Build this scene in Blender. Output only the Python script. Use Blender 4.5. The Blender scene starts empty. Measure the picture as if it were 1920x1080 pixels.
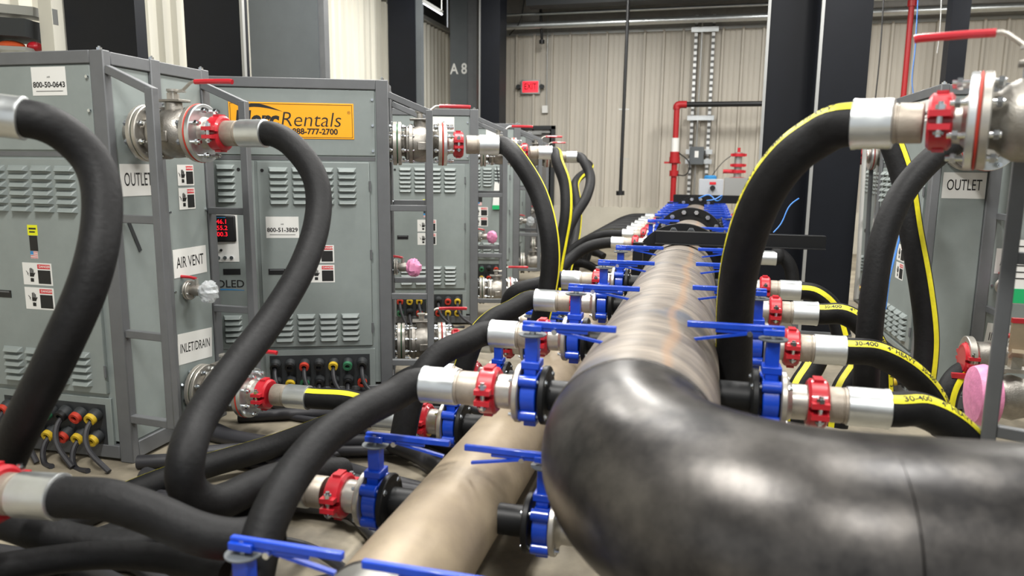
import bpy, math, random
from mathutils import Vector, Matrix
random.seed(7)
S = bpy.context.scene
C = bpy.context.collection
R = math.radians
# ------------------------------------------------------------------ camera
FPX, CAMH = 1390.0, 1.6
YAW, PIT, ROL = 14.65, 9.3, 0.6
def cam_basis():
    y, p, r = R(YAW), R(PIT), R(ROL)
    F = Vector((-math.sin(y)*math.cos(p), math.cos(y)*math.cos(p), -math.sin(p)))
    X0 = Vector((math.cos(y), math.sin(y), 0)); U0 = X0.cross(F)
    return X0*math.cos(r)+U0*math.sin(r), -X0*math.sin(r)+U0*math.cos(r), F
CX, CU, CF = cam_basis()
CO = Vector((0, 0, CAMH))
cd = bpy.data.cameras.new('camera'); cam = bpy.data.objects.new('camera', cd); C.objects.link(cam)
cd.sensor_width = 36; cd.lens = 36*FPX/1920; cd.clip_start = .05; cd.clip_end = 200
m = Matrix((CX, CU, -CF)).transposed().to_4x4(); m.translation = CO; cam.matrix_world = m
cd.dof.use_dof = True; cd.dof.focus_distance = 5.2; cd.dof.aperture_fstop = (cd.lens/1000)/0.0145
S.camera = cam
# ------------------------------------------------------------------ light
w = bpy.data.worlds.new('world'); S.world = w; w.use_nodes = True
bg = w.node_tree.nodes['Background']; bg.inputs[0].default_value = (.92, .96, 1, 1); bg.inputs[1].default_value = .62
S.view_settings.view_transform = 'Standard'; S.view_settings.look = 'None'
S.view_settings.exposure = 0.12; S.view_settings.gamma = 1.0; S.view_settings.use_curve_mapping = False
LIGHTS = [(-1.6, 0.6, 300), (-2.0, 5.0, 230), (1.6, 3.4, 210), (1.4, 8.0, 200), (-1.8, 9.2, 210), (1.6, 12.6, 270), (-2.2, 13.0, 240), (-4.0, 7.0, 150), (-4.0, 11.0, 130), (5.0, 6.0, 190), (5.4, 12.0, 250), (1.4, -1.6, 220)]  # overhead bay lamps; the pair nearest the left wall is added to brighten its siding
for i, (x, y, p) in enumerate(LIGHTS):
    ld = bpy.data.lights.new('bay_and_fill_lamp', 'AREA'); ld.shape = 'RECTANGLE'; ld.size = .35; ld.size_y = 1.5
    ld.energy = p; ld.color = (1, .98, .94)
    lo = bpy.data.objects.new('bay_and_fill_lamp', ld); lo.location = (x, y, 5.3); C.objects.link(lo)
# ------------------------------------------------------------------ helpers
def px(x, y, d):
    """point d metres in front of the lens plane"""
    return CO + (CX*((x-960)/FPX) + CU*((540-y)/FPX) + CF)*d
def lin(c):
    if isinstance(c, str): c = tuple(int(c[i:i+2], 16)/255 for i in (0, 2, 4))
    return tuple((v/12.92 if v <= .04045 else ((v+.055)/1.055)**2.4) for v in c) + (1,)
MATS = {}
def mat(name, col, metal=0., rough=.5, var=.0, scale=8., bump=0., bscale=60., col2=None, emit=0, coat=0., trans=0., stretch=None, rvar=0., spec=None):
    mt = bpy.data.materials.new(name); mt.use_nodes = True; nt = mt.node_tree; b = nt.nodes['Principled BSDF']
    b.inputs['Base Color'].default_value = lin(col); b.inputs['Metallic'].default_value = metal; b.inputs['Roughness'].default_value = rough
    if spec is not None: b.inputs['Specular IOR Level'].default_value = spec
    if coat: b.inputs['Coat Weight'].default_value = coat
    if trans: b.inputs['Transmission Weight'].default_value = trans
    if emit:
        b.inputs['Emission Color'].default_value = lin(col); b.inputs['Emission Strength'].default_value = emit
    if var or bump or col2 or rvar:
        tc = nt.nodes.new('ShaderNodeTexCoord'); mp = nt.nodes.new('ShaderNodeMapping')
        nt.links.new(tc.outputs['Object'], mp.inputs[0])
        if stretch: mp.inputs['Scale'].default_value = stretch
    if var or col2:
        n = nt.nodes.new('ShaderNodeTexNoise'); n.inputs['Scale'].default_value = scale; n.inputs['Detail'].default_value = 6; n.inputs['Roughness'].default_value = .65
        nt.links.new(mp.outputs[0], n.inputs[0])
        r = nt.nodes.new('ShaderNodeValToRGB'); a = lin(col)
        if col2: e0, e1 = a, lin(col2)
        else: e0 = tuple(min(1, v*(1-var)) for v in a[:3])+(1,); e1 = tuple(min(1, v*(1+var)) for v in a[:3])+(1,)
        r.color_ramp.elements[0].color = e0; r.color_ramp.elements[0].position = .35
        r.color_ramp.elements[1].color = e1; r.color_ramp.elements[1].position = .65
        nt.links.new(n.outputs['Fac'], r.inputs[0]); nt.links.new(r.outputs[0], b.inputs['Base Color'])
    if rvar:
        n3 = nt.nodes.new('ShaderNodeTexNoise'); n3.inputs['Scale'].default_value = scale*.8; n3.inputs['Detail'].default_value = 4
        nt.links.new(mp.outputs[0], n3.inputs[0]); mr = nt.nodes.new('ShaderNodeMapRange')
        mr.inputs['From Min'].default_value = .3; mr.inputs['From Max'].default_value = .7
        mr.inputs['To Min'].default_value = max(.05, rough-rvar); mr.inputs['To Max'].default_value = min(1, rough+rvar)
        nt.links.new(n3.outputs['Fac'], mr.inputs[0]); nt.links.new(mr.outputs[0], b.inputs['Roughness'])
    if bump:
        n2 = nt.nodes.new('ShaderNodeTexNoise'); n2.inputs['Scale'].default_value = bscale; n2.inputs['Detail'].default_value = 4
        nt.links.new(mp.outputs[0], n2.inputs[0]); bp = nt.nodes.new('ShaderNodeBump'); bp.inputs['Strength'].default_value = bump; bp.inputs['Distance'].default_value = .004
        nt.links.new(n2.outputs['Fac'], bp.inputs['Height']); nt.links.new(bp.outputs[0], b.inputs['Normal'])
    MATS[name] = mt; return mt
mat('panel', '828a88', 0, .42, .05, 5, bump=.05, bscale=150)
mat('frame', '5e6062', 0, .45, .06, 7)
mat('dark_panel', '2b2e30', 0, .6)
mat('black', '0e0f11', 0, .5)
mat('hose', '141415', 0, .6, .22, 14, bump=.5, bscale=45, spec=.22)
mat('yellow', 'd9cf1e', 0, .5, .12, 12)
mat('galv', 'd2d6d6', .9, .34, .04, 16, rvar=.06)
mat('steel', 'b2aea6', .75, .38, .08, 18, rvar=.08)
mat('cast_steel', '95918a', .85, .42, .14, 25, bump=.35, bscale=160)
mat('pipe_steel', '9f968a', .55, .48, .10, 22, bump=.15, bscale=80)
mat('zinc', 'd3d8dc', 1, .22)
mat('red', 'b31b28', 0, .38, .05, 20, coat=.2)
mat('red_pipe', 'a81a20', 0, .45)
mat('blue', '0b3fb4', 0, .36, .08, 20, coat=.3, bump=.1, bscale=120)
mat('black_flange', '121314', 0, .45, spec=.3)
mat('header', '877e73', .2, .5, .0, 2.2, bump=.3, bscale=25, col2='665f58', stretch=(1.2, 3.5, 1.2), rvar=.08)
mat('header_tan', '9d8e77', .3, .48, .0, 4, bump=.2, bscale=40, col2='8d7f6c', rvar=.08)
mat('elbow', '5b5855', .75, .37, .0, 4.5, bump=.15, bscale=18, col2='2e2d2d', rvar=.1)
mat('weld', '4b4845', .6, .5, .2, 60, bump=.8, bscale=90)
mat('gray_spool', '8d8c87', .7, .38, .1, 5, rvar=.08)
mat('white', 'e2e2de', 0, .6)
mat('paper', 'dcdcd8', 0, .55)
mat('ink', '141414', 0, .6)
mat('orange', 'f6a80c', 0, .45)
mat('danger_red', 'c4222c', 0, .5)
mat('sticker_yellow', 'dede10', 0, .5)
mat('green', '19a463', 0, .5)
mat('white_siding', 'd6d3c6', 0, .5, .05, 3, stretch=(1, 1, .15))
mat('back_siding', 'b6b0a4', 0, .5, .035, 1.2, stretch=(2, 1, .6))
mat('stem_wall', 'b9b4a6', 0, .7, .08, 2)
mat('concrete', '958c79', 0, .62, .0, 2.2, bump=.2, bscale=20, col2='6c6558')
mat('insulation', 'a3a09a', 0, .35, .1, 6, bump=.5, bscale=12)
mat('ceiling', '2c2e31', 0, .7)
mat('column_black', '0d1017', 0, .45, .15, 2, spec=.25)
mat('column_gray', '565b5e', 0, .5, .06, 3)
mat('silver_edge', 'a9aaa8', .6, .4)
mat('led_red', 'ff1428', 0, .5, emit=1.6)
mat('exit_red', 'ff2a3a', 0, .5, emit=1.1)
mat('exit_letter', '6a0c14', 0, .6)
mat('logo_blue', '2f7fb8', 0, .5)
mat('pink', 'e08cb4', 0, .45, .12, 20, bump=.8, bscale=40)
mat('plastic_wrap', 'e8ecee', 0, .12, trans=.65, bump=.9, bscale=30)
mat('dip_red', 'ae1c28', 0, .3, coat=.4)
mat('gasket_red', 'b5321e', 0, .6)
mat('gasket_green', '2e7d52', 0, .6)
mat('conn_yellow', 'c9a928', 0, .5)
mat('conn_green', '2c6b4a', 0, .5)
mat('conn_orange', 'd5592c', 0, .5)
mat('cable', '26262a', 0, .5)
mat('wire_blue', '3f7fd0', 0, .5)
mat('door_gray', '6f6d6a', 0, .5)
mat('box_gray', 'a9adb3', 0, .45)
mat('light_fixture', 'f3f6ff', 0, .5, emit=1.5)

def header_marks():
    mt = MATS['header']; nt = mt.node_tree; b = nt.nodes['Principled BSDF']; src = b.inputs['Base Color'].links[0].from_socket
    tc = nt.nodes.new('ShaderNodeTexCoord'); mp = nt.nodes.new('ShaderNodeMapping'); mp.inputs['Scale'].default_value = (1.5, 13, 1.5); nt.links.new(tc.outputs['Object'], mp.inputs[0])
    n = nt.nodes.new('ShaderNodeTexNoise'); n.inputs['Scale'].default_value = 1.6; n.inputs['Detail'].default_value = 5; n.inputs['Distortion'].default_value = 1.6; nt.links.new(mp.outputs[0], n.inputs[0])
    r = nt.nodes.new('ShaderNodeValToRGB'); r.color_ramp.elements[0].position = .40; r.color_ramp.elements[0].color = (.45, .44, .43, 1); r.color_ramp.elements[1].position = .62; r.color_ramp.elements[1].color = (1.15, 1.12, 1.08, 1)
    nt.links.new(n.outputs['Fac'], r.inputs[0])
    m1 = nt.nodes.new('ShaderNodeMix'); m1.data_type = 'RGBA'; m1.blend_type = 'MULTIPLY'; m1.inputs[0].default_value = .55
    nt.links.new(src, m1.inputs[6]); nt.links.new(r.outputs[0], m1.inputs[7])
    # dark blue-grey scuffed patches
    n2 = nt.nodes.new('ShaderNodeTexNoise'); n2.inputs['Scale'].default_value = 2.3; n2.inputs['Detail'].default_value = 7; nt.links.new(tc.outputs['Object'], n2.inputs[0])
    r2 = nt.nodes.new('ShaderNodeMapRange'); r2.inputs['From Min'].default_value = .58; r2.inputs['From Max'].default_value = .70; nt.links.new(n2.outputs['Fac'], r2.inputs[0])
    m2 = nt.nodes.new('ShaderNodeMix'); m2.data_type = 'RGBA'; nt.links.new(r2.outputs[0], m2.inputs[0]); nt.links.new(m1.outputs[2], m2.inputs[6]); m2.inputs[7].default_value = lin('4c4f57')
    # rust run along the crown
    sp = nt.nodes.new('ShaderNodeSeparateXYZ'); nt.links.new(tc.outputs['Object'], sp.inputs[0])
    ad = nt.nodes.new('ShaderNodeMath'); ad.operation = 'MULTIPLY_ADD'; nt.links.new(n2.outputs['Fac'], ad.inputs[0]); ad.inputs[1].default_value = .12; nt.links.new(sp.outputs['X'], ad.inputs[2])
    sb = nt.nodes.new('ShaderNodeMath'); sb.operation = 'SUBTRACT'; nt.links.new(ad.outputs[0], sb.inputs[0]); sb.inputs[1].default_value = -.045
    ab = nt.nodes.new('ShaderNodeMath'); ab.operation = 'ABSOLUTE'; nt.links.new(sb.outputs[0], ab.inputs[0])
    r3 = nt.nodes.new('ShaderNodeMapRange'); r3.inputs['From Min'].default_value = .006; r3.inputs['From Max'].default_value = .028; r3.inputs['To Min'].default_value = .38; r3.inputs['To Max'].default_value = 0; nt.links.new(ab.outputs[0], r3.inputs[0])
    m3 = nt.nodes.new('ShaderNodeMix'); m3.data_type = 'RGBA'; nt.links.new(r3.outputs[0], m3.inputs[0]); nt.links.new(m2.outputs[2], m3.inputs[6]); m3.inputs[7].default_value = lin('98714c')
    nt.links.new(m3.outputs[2], b.inputs['Base Color'])
header_marks()
def slotted():
    mt = MATS['galv'].copy(); nt = mt.node_tree; b = nt.nodes['Principled BSDF']; MATS['strut'] = mt
    tc = nt.nodes.new('ShaderNodeTexCoord'); sp = nt.nodes.new('ShaderNodeSeparateXYZ'); nt.links.new(tc.outputs['Object'], sp.inputs[0])
    m1 = nt.nodes.new('ShaderNodeMath'); m1.operation = 'MULTIPLY'; m1.inputs[1].default_value = 8; nt.links.new(sp.outputs['Z'], m1.inputs[0])
    m2 = nt.nodes.new('ShaderNodeMath'); m2.operation = 'FRACT'; nt.links.new(m1.outputs[0], m2.inputs[0])
    m3 = nt.nodes.new('ShaderNodeMath'); m3.operation = 'GREATER_THAN'; m3.inputs[1].default_value = .55; nt.links.new(m2.outputs[0], m3.inputs[0])
    mx = nt.nodes.new('ShaderNodeMix'); mx.data_type = 'RGBA'; mx.inputs[6].default_value = lin('dcdedd'); mx.inputs[7].default_value = lin('5d5d5b')
    nt.links.new(m3.outputs[0], mx.inputs[0]); nt.links.new(mx.outputs[2], b.inputs['Base Color']); b.inputs['Metallic'].default_value = .3
slotted()

class MB:
    def __init__(s, M=None): s.v, s.f, s.M = [], [], M
    def add(s, vs, fs, M=None):
        o = len(s.v)
        for v in vs:
            v = Vector(v)
            if M is not None: v = M @ v
            if s.M is not None: v = s.M @ v
            s.v.append(v)
        s.f += [tuple(i+o for i in f) for f in fs]; return s
    def box(s, c, d, M=None):
        x, y, z = d[0]/2, d[1]/2, d[2]/2
        vs = [(c[0]+a*x, c[1]+b*y, c[2]+e*z) for a in (-1, 1) for b in (-1, 1) for e in (-1, 1)]
        return s.add(vs, [(0, 1, 3, 2), (4, 6, 7, 5), (0, 4, 5, 1), (2, 3, 7, 6), (0, 2, 6, 4), (1, 5, 7, 3)], M)
    def bb(s, a, b): # box by corners
        return s.box([(a[i]+b[i])/2 for i in range(3)], [abs(b[i]-a[i]) for i in range(3)])
    def lathe(s, prof, o=(0, 0, 0), ax=(1, 0, 0), n=28, M=None, caps=True):
        ax = Vector(ax).normalized(); o = Vector(o)
        u = ax.orthogonal().normalized()
        if abs(ax.z) < .9: u = (Vector((0, 0, 1))-ax*ax.z).normalized()
        wv = ax.cross(u); vs, fs = [], []
        for t, r in prof:
            for k in range(n):
                a = 2*math.pi*(k+.5)/n; vs.append(o+ax*t+(u*math.cos(a)+wv*math.sin(a))*r)
        for i in range(len(prof)-1):
            for k in range(n):
                k2 = (k+1) % n; fs.append((i*n+k, i*n+k2, (i+1)*n+k2, (i+1)*n+k))
        if caps: fs.append(tuple(range(n))[::-1]); fs.append(tuple((len(prof)-1)*n+k for k in range(n)))
        return s.add(vs, fs, M)
    def cyl(s, p0, p1, r, n=20, M=None):
        p0, p1 = Vector(p0), Vector(p1); return s.lathe([(0, r), ((p1-p0).length, r)], p0, p1-p0, n, M)
    def beam(s, p0, p1, w, h=None):
        h = h or w; p0, p1 = Vector(p0), Vector(p1); d = (p1-p0).normalized()
        side = d.cross(Vector((0, 0, 1)))
        side = side.normalized() if side.length > .05 else Vector((1, 0, 0))
        up = side.cross(d)
        vs = [p+side*(a*w/2)+up*(b*h/2) for p in (p0, p1) for a, b in ((-1, -1), (1, -1), (1, 1), (-1, 1))]
        return s.add(vs, [(0, 1, 2, 3)[::-1], (4, 5, 6, 7), (0, 1, 5, 4), (1, 2, 6, 5), (2, 3, 7, 6), (3, 0, 4, 7)])
    def tube(s, pts, r, n=12, caps=True):
        fr = frames(pts); vs, fs = [], []
        for p, t, u, v in fr:
            for k in range(n):
                a = 2*math.pi*k/n; vs.append(p+(u*math.cos(a)+v*math.sin(a))*r)
        L = len(pts)
        for i in range(L-1):
            for k in range(n):
                k2 = (k+1) % n; fs.append((i*n+k, i*n+k2, (i+1)*n+k2, (i+1)*n+k))
        if caps: fs.append(tuple(range(n))[::-1]); fs.append(tuple((L-1)*n+k for k in range(n)))
        return s.add(vs, fs)
    def prism(s, poly, t, M=None):  # poly in xy, thickness in z
        n = len(poly); vs = [(x, y, 0) for x, y in poly]+[(x, y, t) for x, y in poly]
        return s.add(vs, [tuple(range(n))[::-1], tuple(range(n, 2*n))]+[(i, (i+1) % n, n+(i+1) % n, n+i) for i in range(n)], M)
    def sphere(s, c, r, sc=(1, 1, 1), n=16, m_=10, jit=0):
        vs = [Vector((0, 0, 1))]; fs = []
        for i in range(1, m_):
            for k in range(n):
                a, b = math.pi*i/m_, 2*math.pi*k/n; q = 1+random.uniform(-jit, jit)
                vs.append(Vector((math.sin(a)*math.cos(b), math.sin(a)*math.sin(b), math.cos(a)))*q)
        vs.append(Vector((0, 0, -1)))
        for k in range(n): fs.append((0, 1+k, 1+(k+1) % n))
        for i in range(m_-2):
            for k in range(n): fs.append((1+i*n+k, 1+(i+1)*n+k, 1+(i+1)*n+(k+1) % n, 1+i*n+(k+1) % n))
        e = len(vs)-1
        for k in range(n): fs.append((e, 1+(m_-2)*n+(k+1) % n, 1+(m_-2)*n+k))
        return s.add([Vector((c[0]+v.x*r*sc[0], c[1]+v.y*r*sc[1], c[2]+v.z*r*sc[2])) for v in vs], fs)
    def build(s, name, mt, parent=None, bevel=0, flat=False):
        me = bpy.data.meshes.new(name); me.from_pydata([tuple(v) for v in s.v], [], s.f)
        me.materials.append(MATS[mt]); me.update()
        if not flat: me.shade_smooth(); me.set_sharp_from_angle(angle=R(35))
        o = bpy.data.objects.new(name, me); C.objects.link(o)
        if parent: o.parent = parent
        if bevel:
            b = o.modifiers.new('bevel', 'BEVEL'); b.width = bevel; b.segments = 2; b.limit_method = 'ANGLE'
        return o
def frames(pts):
    out = []; n = len(pts); pu = None
    for i, p in enumerate(pts):
        t = (pts[min(i+1, n-1)]-pts[max(i-1, 0)]).normalized()
        if pu is None:
            u = Vector((0, 0, 1))-t*t.z
            if u.length < .1: u = Vector((0, 1, 0))-t*t.y
        else: u = pu-t*pu.dot(t)
        u.normalize(); pu = u; out.append((p, t, u, t.cross(u)))
    return out
def spline(P, step=.03):
    P = [Vector(p) for p in P]; Q = [P[0]*2-P[1]]+P+[P[-1]*2-P[-2]]; raw = []
    for i in range(1, len(Q)-2):
        a, b, c, d = Q[i-1:i+3]
        # centripetal-like cubic hermite
        l = (c-b).length; ta = (c-a)/max((c-a).length, 1e-6)*l; tb = (d-b)/max((d-b).length, 1e-6)*l
        for k in range(16):
            t = k/16; h = 2*t**3-3*t**2+1, t**3-2*t**2+t, -2*t**3+3*t**2, t**3-t**2
            raw.append(b*h[0]+ta*h[1]+c*h[2]+tb*h[3])
    raw.append(P[-1]); L = [0]
    for i in range(1, len(raw)): L.append(L[-1]+(raw[i]-raw[i-1]).length)
    n = max(4, int(L[-1]/step)); out = []; j = 0
    for k in range(n+1):
        s_ = L[-1]*k/n
        while j < len(L)-2 and L[j+1] < s_: j += 1
        f = (s_-L[j])/max(L[j+1]-L[j], 1e-9); out.append(raw[j].lerp(raw[j+1], f))
    for _ in range(3):
        out = [out[0]]+[(out[i-1]+out[i]*2+out[i+1])/4 for i in range(1, len(out)-1)]+[out[-1]]
    return out
def props(o, label=None, cat=None, group=None, kind=None):
    for k, v in (('label', label), ('category', cat), ('group', group), ('kind', kind)):
        if v: o[k] = v
    return o
def thing(name, label, cat, loc=(0, 0, 0), rz=0, group=None):
    o = bpy.data.objects.new(name, None); o.empty_display_size = .1; C.objects.link(o)
    o.location = loc; o.rotation_euler = (0, 0, R(rz)); return props(o, label, cat, group)
KIDS = {}
def copy_tree(o, parent=None):
    c = o.copy(); C.objects.link(c)
    if parent: c.parent = parent
    for ch in [k for k in C.objects if k.parent == o]: copy_tree(ch, c)
    return c
def dup(o, parent=None, loc=None, rz=None, label=None, group=None):
    c = copy_tree(o, parent)
    if loc is not None: c.location = loc
    if rz is not None: c.rotation_euler = (0, 0, R(rz))
    if label: c['label'] = label
    if group: c['group'] = group
    return c
def struct(o): o['kind'] = 'structure'; return o
_tc = {}
def text_verts(s, size, align='CENTER', bold=0, ext=0, sx=1):
    key = (s, size, align, bold, sx)
    if key in _tc: return _tc[key]
    cu = bpy.data.curves.new('t', 'FONT'); cu.body = s; cu.size = size; cu.align_x = align; cu.align_y = 'CENTER'; cu.offset = bold; cu.resolution_u = 3
    ob = bpy.data.objects.new('t', cu); C.objects.link(ob); bpy.context.view_layer.update()
    me = bpy.data.meshes.new_from_object(ob); vs = [(v.co.x*sx, v.co.y, 0) for v in me.vertices]; fs = [tuple(p.vertices) for p in me.polygons]
    bpy.data.objects.remove(ob); bpy.data.curves.remove(cu); bpy.data.meshes.remove(me)
    _tc[key] = (vs, fs); return _tc[key]
# face matrices: text x -> along face, text y -> up, z -> outward
FRONT = Matrix(((1, 0, 0, 0), (0, 0, -1, 0), (0, 1, 0, 0), (0, 0, 0, 1)))     # faces -y
SIDE = Matrix(((0, 0, 1, 0), (1, 0, 0, 0), (0, 1, 0, 0), (0, 0, 0, 1)))       # faces +x, reads along +y
def on(F, a, z, off): # a = x on front or y on side
    return (Matrix.Translation((a, -off, z)) if F is FRONT else Matrix.Translation((off, a, z))) @ F
def text_on(F, a, z, off, s, size, mt, parent, name='lettering', bold=0, sx=1, align='CENTER'):
    vs, fs = text_verts(s, size, align, bold, 0, sx); return MB().add(vs, fs, on(F, a, z, off)).build(name, mt, parent, flat=True)
def plate(F, a0, a1, z0, z1, off, t, mt, parent, name, rot=0, bevel=0):
    M = on(F, (a0+a1)/2, (z0+z1)/2, off) @ Matrix.Rotation(R(rot), 4, 'Z')
    return MB().box((0, 0, t/2), (abs(a1-a0), abs(z1-z0), t), M).build(name, mt, parent, bevel)
# ------------------------------------------------------------------ setting
FZ = -.15; YW = 17.0; XL = -6.05
struct(MB().bb((-9, -6, FZ-.1), (12, YW+.3, FZ)).build('floor', 'concrete'))
struct(MB().bb((-9, -6, 5.7), (12, YW+.3, 5.8)).build('ceiling', 'ceiling'))
def rib_profile(L, pitch, kind):
    x = 0; pr = []
    while x < L:
        if kind == 'wide':
            for dx, h in ((0, 0), (.012, .07), (.055, .07), (.067, 0), (.17, 0), (.176, .012), (.195, .012), (.20, 0), (.28, 0), (.286, .012), (.305, .012), (.31, 0)): pr.append((x+dx, h))
        else:
            for dx, h in ((0, 0), (.03, .06), (.10, .06), (.13, 0)): pr.append((x+dx, h))
        x += pitch
    pr.append((x, 0)); return pr
mb = MB(); pr = rib_profile(15, .41, 'wide'); vs = []; fs = []
for x, h in pr: vs += [(XL+x, YW-h, .72), (XL+x, YW-h, 4.55)]
for i in range(len(pr)-1): fs.append((2*i, 2*i+2, 2*i+3, 2*i+1))
mb.add(vs, fs); mb.bb((XL, YW+.02, .6), (XL+15, YW+.12, 4.6)); wb = struct(mb.build('wall_back', 'back_siding', flat=True))
struct(MB().bb((XL, YW-.06, FZ), (XL+15, YW+.12, .72)).build('wall_back_base', 'stem_wall')).name = 'trim_1'
struct(MB().bb((XL, YW-.05, 4.52), (XL+15, YW+.12, 4.58)).build('trim_2', 'silver_edge'))
struct(MB().bb((XL, YW-.0, 4.58), (XL+15, YW+.12, 5.7)).build('trim_3', 'insulation'))
mb = MB(); pr = rib_profile(20, .23, 'n'); vs = []; fs = []
for y, h in pr: vs += [(XL+h, -3+y, FZ), (XL+h, -3+y, 4.6)]
for i in range(len(pr)-1): fs.append((2*i, 2*i+1, 2*i+3, 2*i+2))
mb.add(vs, fs); mb.bb((XL-.12, -3, FZ), (XL-.02, 17.1, 4.7)); struct(mb.build('wall_left', 'white_siding', flat=True))
struct(MB().bb((XL-.1, -3, 4.62), (XL+.14, 17, 4.70)).build('trim_4', 'silver_edge'))
struct(MB().bb((XL-.1, -3, 4.7), (XL-.02, 17, 5.7)).build('trim_5', 'dark_panel'))
struct(MB().bb((8.95, -6, FZ), (9.1, 17, 5.7)).build('wall_right', 'back_siding'))
# door with frame, closer, wall
dx0 = (px(985, 300, 17).x, px(1045, 300, 17).x)
def wx(x, y=YW): # world x of an image column at depth plane Y=y near the horizon
    a = math.atan((x-960)/FPX)-R(YAW); return y*math.tan(a)
def wz(x, yy, Y=YW):
    d = CX*((x-960)/FPX)+CU*((540-yy)/FPX)+CF; return CAMH+d.z*Y/d.y
def wp(x, yy, Y=YW):
    d = CX*((x-960)/FPX)+CU*((540-yy)/FPX)+CF; return CO+d*(Y/d.y)
d0, d1 = wp(985, 240, YW).x-.55, wp(1042, 240, YW).x
dz = wz(1040, 236)
dr = struct(MB().bb((d0, YW-.07, FZ), (d1-.08, YW-.035, dz-.08)).build('door_1', 'door_gray'))
struct(MB().bb((d1-.08, YW-.12, FZ), (d1, YW-.02, dz)).bb((d0-.08, YW-.12, FZ), (d0, YW-.02, dz)).bb((d0-.08, YW-.12, dz-.08), (d1, YW-.02, dz)).build('trim_6', 'dark_panel'))
MB().bb((d1-.6, YW-.14, dz-.2), (d1-.3, YW-.07, dz-.12)).bb((d1-.35, YW-.16, dz-.16), (d1-.1, YW-.12, dz-.13)).build('door_closer', 'silver_edge', dr)
MB().bb((d0+.15, YW-.1, 1.0), (d1-.18, YW-.07, 1.08)).build('push_bar', 'silver_edge', dr)
MB().bb((d0+.42, YW-.075, 1.6), (d1-.28, YW-.068, 2.1)).build('vision_panel', 'box_gray', dr)
# roof steel and pipes under the roof at the far wall
for i, (y0, z, nm, mt, r) in enumerate([(16.5, wz(1200, 40, 16.5), 'galvanized_pipe', 'galv', .07), (16.4, wz(1200, 18, 16.4), 'galvanized_pipe', 'galv', .03)]):
    props(MB().cyl((XL+.3, y0, z), (9, y0, z), r).build(nm, mt), ['thick shiny horizontal pipe running below the roof along the back wall', 'thin shiny horizontal pipe above the thick one along the back wall'][i], 'pipe')
props(MB().bb((XL+.3, 16.66, wz(1200, 49)), (9, 16.8, wz(1200, 45))).build('roof_beam', 'silver_edge'), 'long grey ledge beam under the shiny pipes at top of the back wall', 'beam')
for i in range(9):
    x = XL+.5+i*1.7
    t = props(MB().bb((x, 10, 5.5), (x+.06, 17, 5.58)).bb((x, 10, 5.2), (x+.06, 17, 5.26)).build('roof_joist', 'dark_panel'), 'dark steel roof joist above the far half of the hall', 'joist', 'roof joists over the hall')
    for k in range(10):
        MB().beam((x+.03, 10+.7*k, 5.23), (x+.03, 10.35+.7*k, 5.54), .025).beam((x+.03, 10.35+.7*k, 5.54), (x+.03, 10.7+.7*k, 5.23), .025).build('joist_web', 'dark_panel', t)
p = wp(1100, 6, 16); 
props(MB().bb((p.x-1.2, 15.6, p.z-.08), (p.x+4.8, 16, p.z+.4)).build('duct', 'dark_panel'), 'dark box duct under the roof above the back wall pipes', 'duct')
props(MB().cyl(wp(1012, -20, 16.4), wp(1016, 75, 16.6), .03).cyl(wp(1016, 75, 16.6), wp(1016, 82, 16.6), .06).build('power_drop', 'black'), 'short dark drop cord hanging above the exit sign', 'cord')
props(MB().tube(spline([wp(983, 0, 16.4), wp(975, 40, 16.4), wp(955, 66, 16.6)]), .012, 6).build('sagging_cable', 'black'), 'thin sagging cable in the upper corner beside the black column', 'cable')
# hanging tube lamp top left between columns
t = thing('strip_light', 'narrow strip light housing hanging near the left wall above the corrugated panels', 'light')
a, b = wp(795, 2, 12), wp(828, 22, 12)
MB().beam(a, b, .12, .05).build('housing', 'silver_edge', t); MB().beam(a-Vector((0, 0, .04)), b-Vector((0, 0, .04)), .08, .03).build('tube', 'light_fixture', t)
MB().cyl(b+Vector((0, 0, .02)), b+Vector((0, 0, .8)), .01).build('hanger', 'silver_edge', t)
# exit sign
c = wp(995, 163, YW-.08); t = thing('exit_sign', 'red lit exit sign with two small lamp heads on the back wall', 'sign', c)
MB().box((0, 0, 0), (.44, .06, .31)).build('housing', 'silver_edge', t)
fc = MB().box((0, -.034, 0), (.36, .01, .24)).build('face', 'exit_red', t)
vs, fs = text_verts('EXIT', .19, 'CENTER', .004, 0, .75); MB().add(vs, fs, Matrix.Translation((0, -.042, 0)) @ FRONT).build('lettering', 'exit_letter', fc, flat=True)
for sx in (-1, 1): MB().cyl((sx*.27, 0, 0), (sx*.27, -.1, 0), .05).box((sx*.24, 0, 0), (.06, .04, .04)).build('lamp_head', 'dark_panel', t)
# conduit + box
t = thing('junction_box', 'small pale junction box on thin conduit right of the exit sign', 'junction box', wp(1022, 205, YW-.06))
MB().box((0, 0, 0), (.13, .07, .16)).build('box', 'white', t); MB().cyl((.03, 0, .08), (.03, 0, 2.4), .015).build('conduit', 'silver_edge', t)
t = thing('drop_pipe', 'thin black pipe hanging down from the roof in front of the back wall', 'pipe')
MB().cyl(wp(1180, -40, 14.5), wp(1163, 362, 14.5), .032).build('pipe', 'black', t)
MB().cyl(wp(1163, 358, 14.5), wp(1163, 366, 14.5), .08).build('end_cap', 'black', t)
for yy in (205, 298): MB().beam(wp(1160, yy, 14.5), wp(1180, yy, 14.5), .02).build('clamp', 'silver_edge', t)
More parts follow.
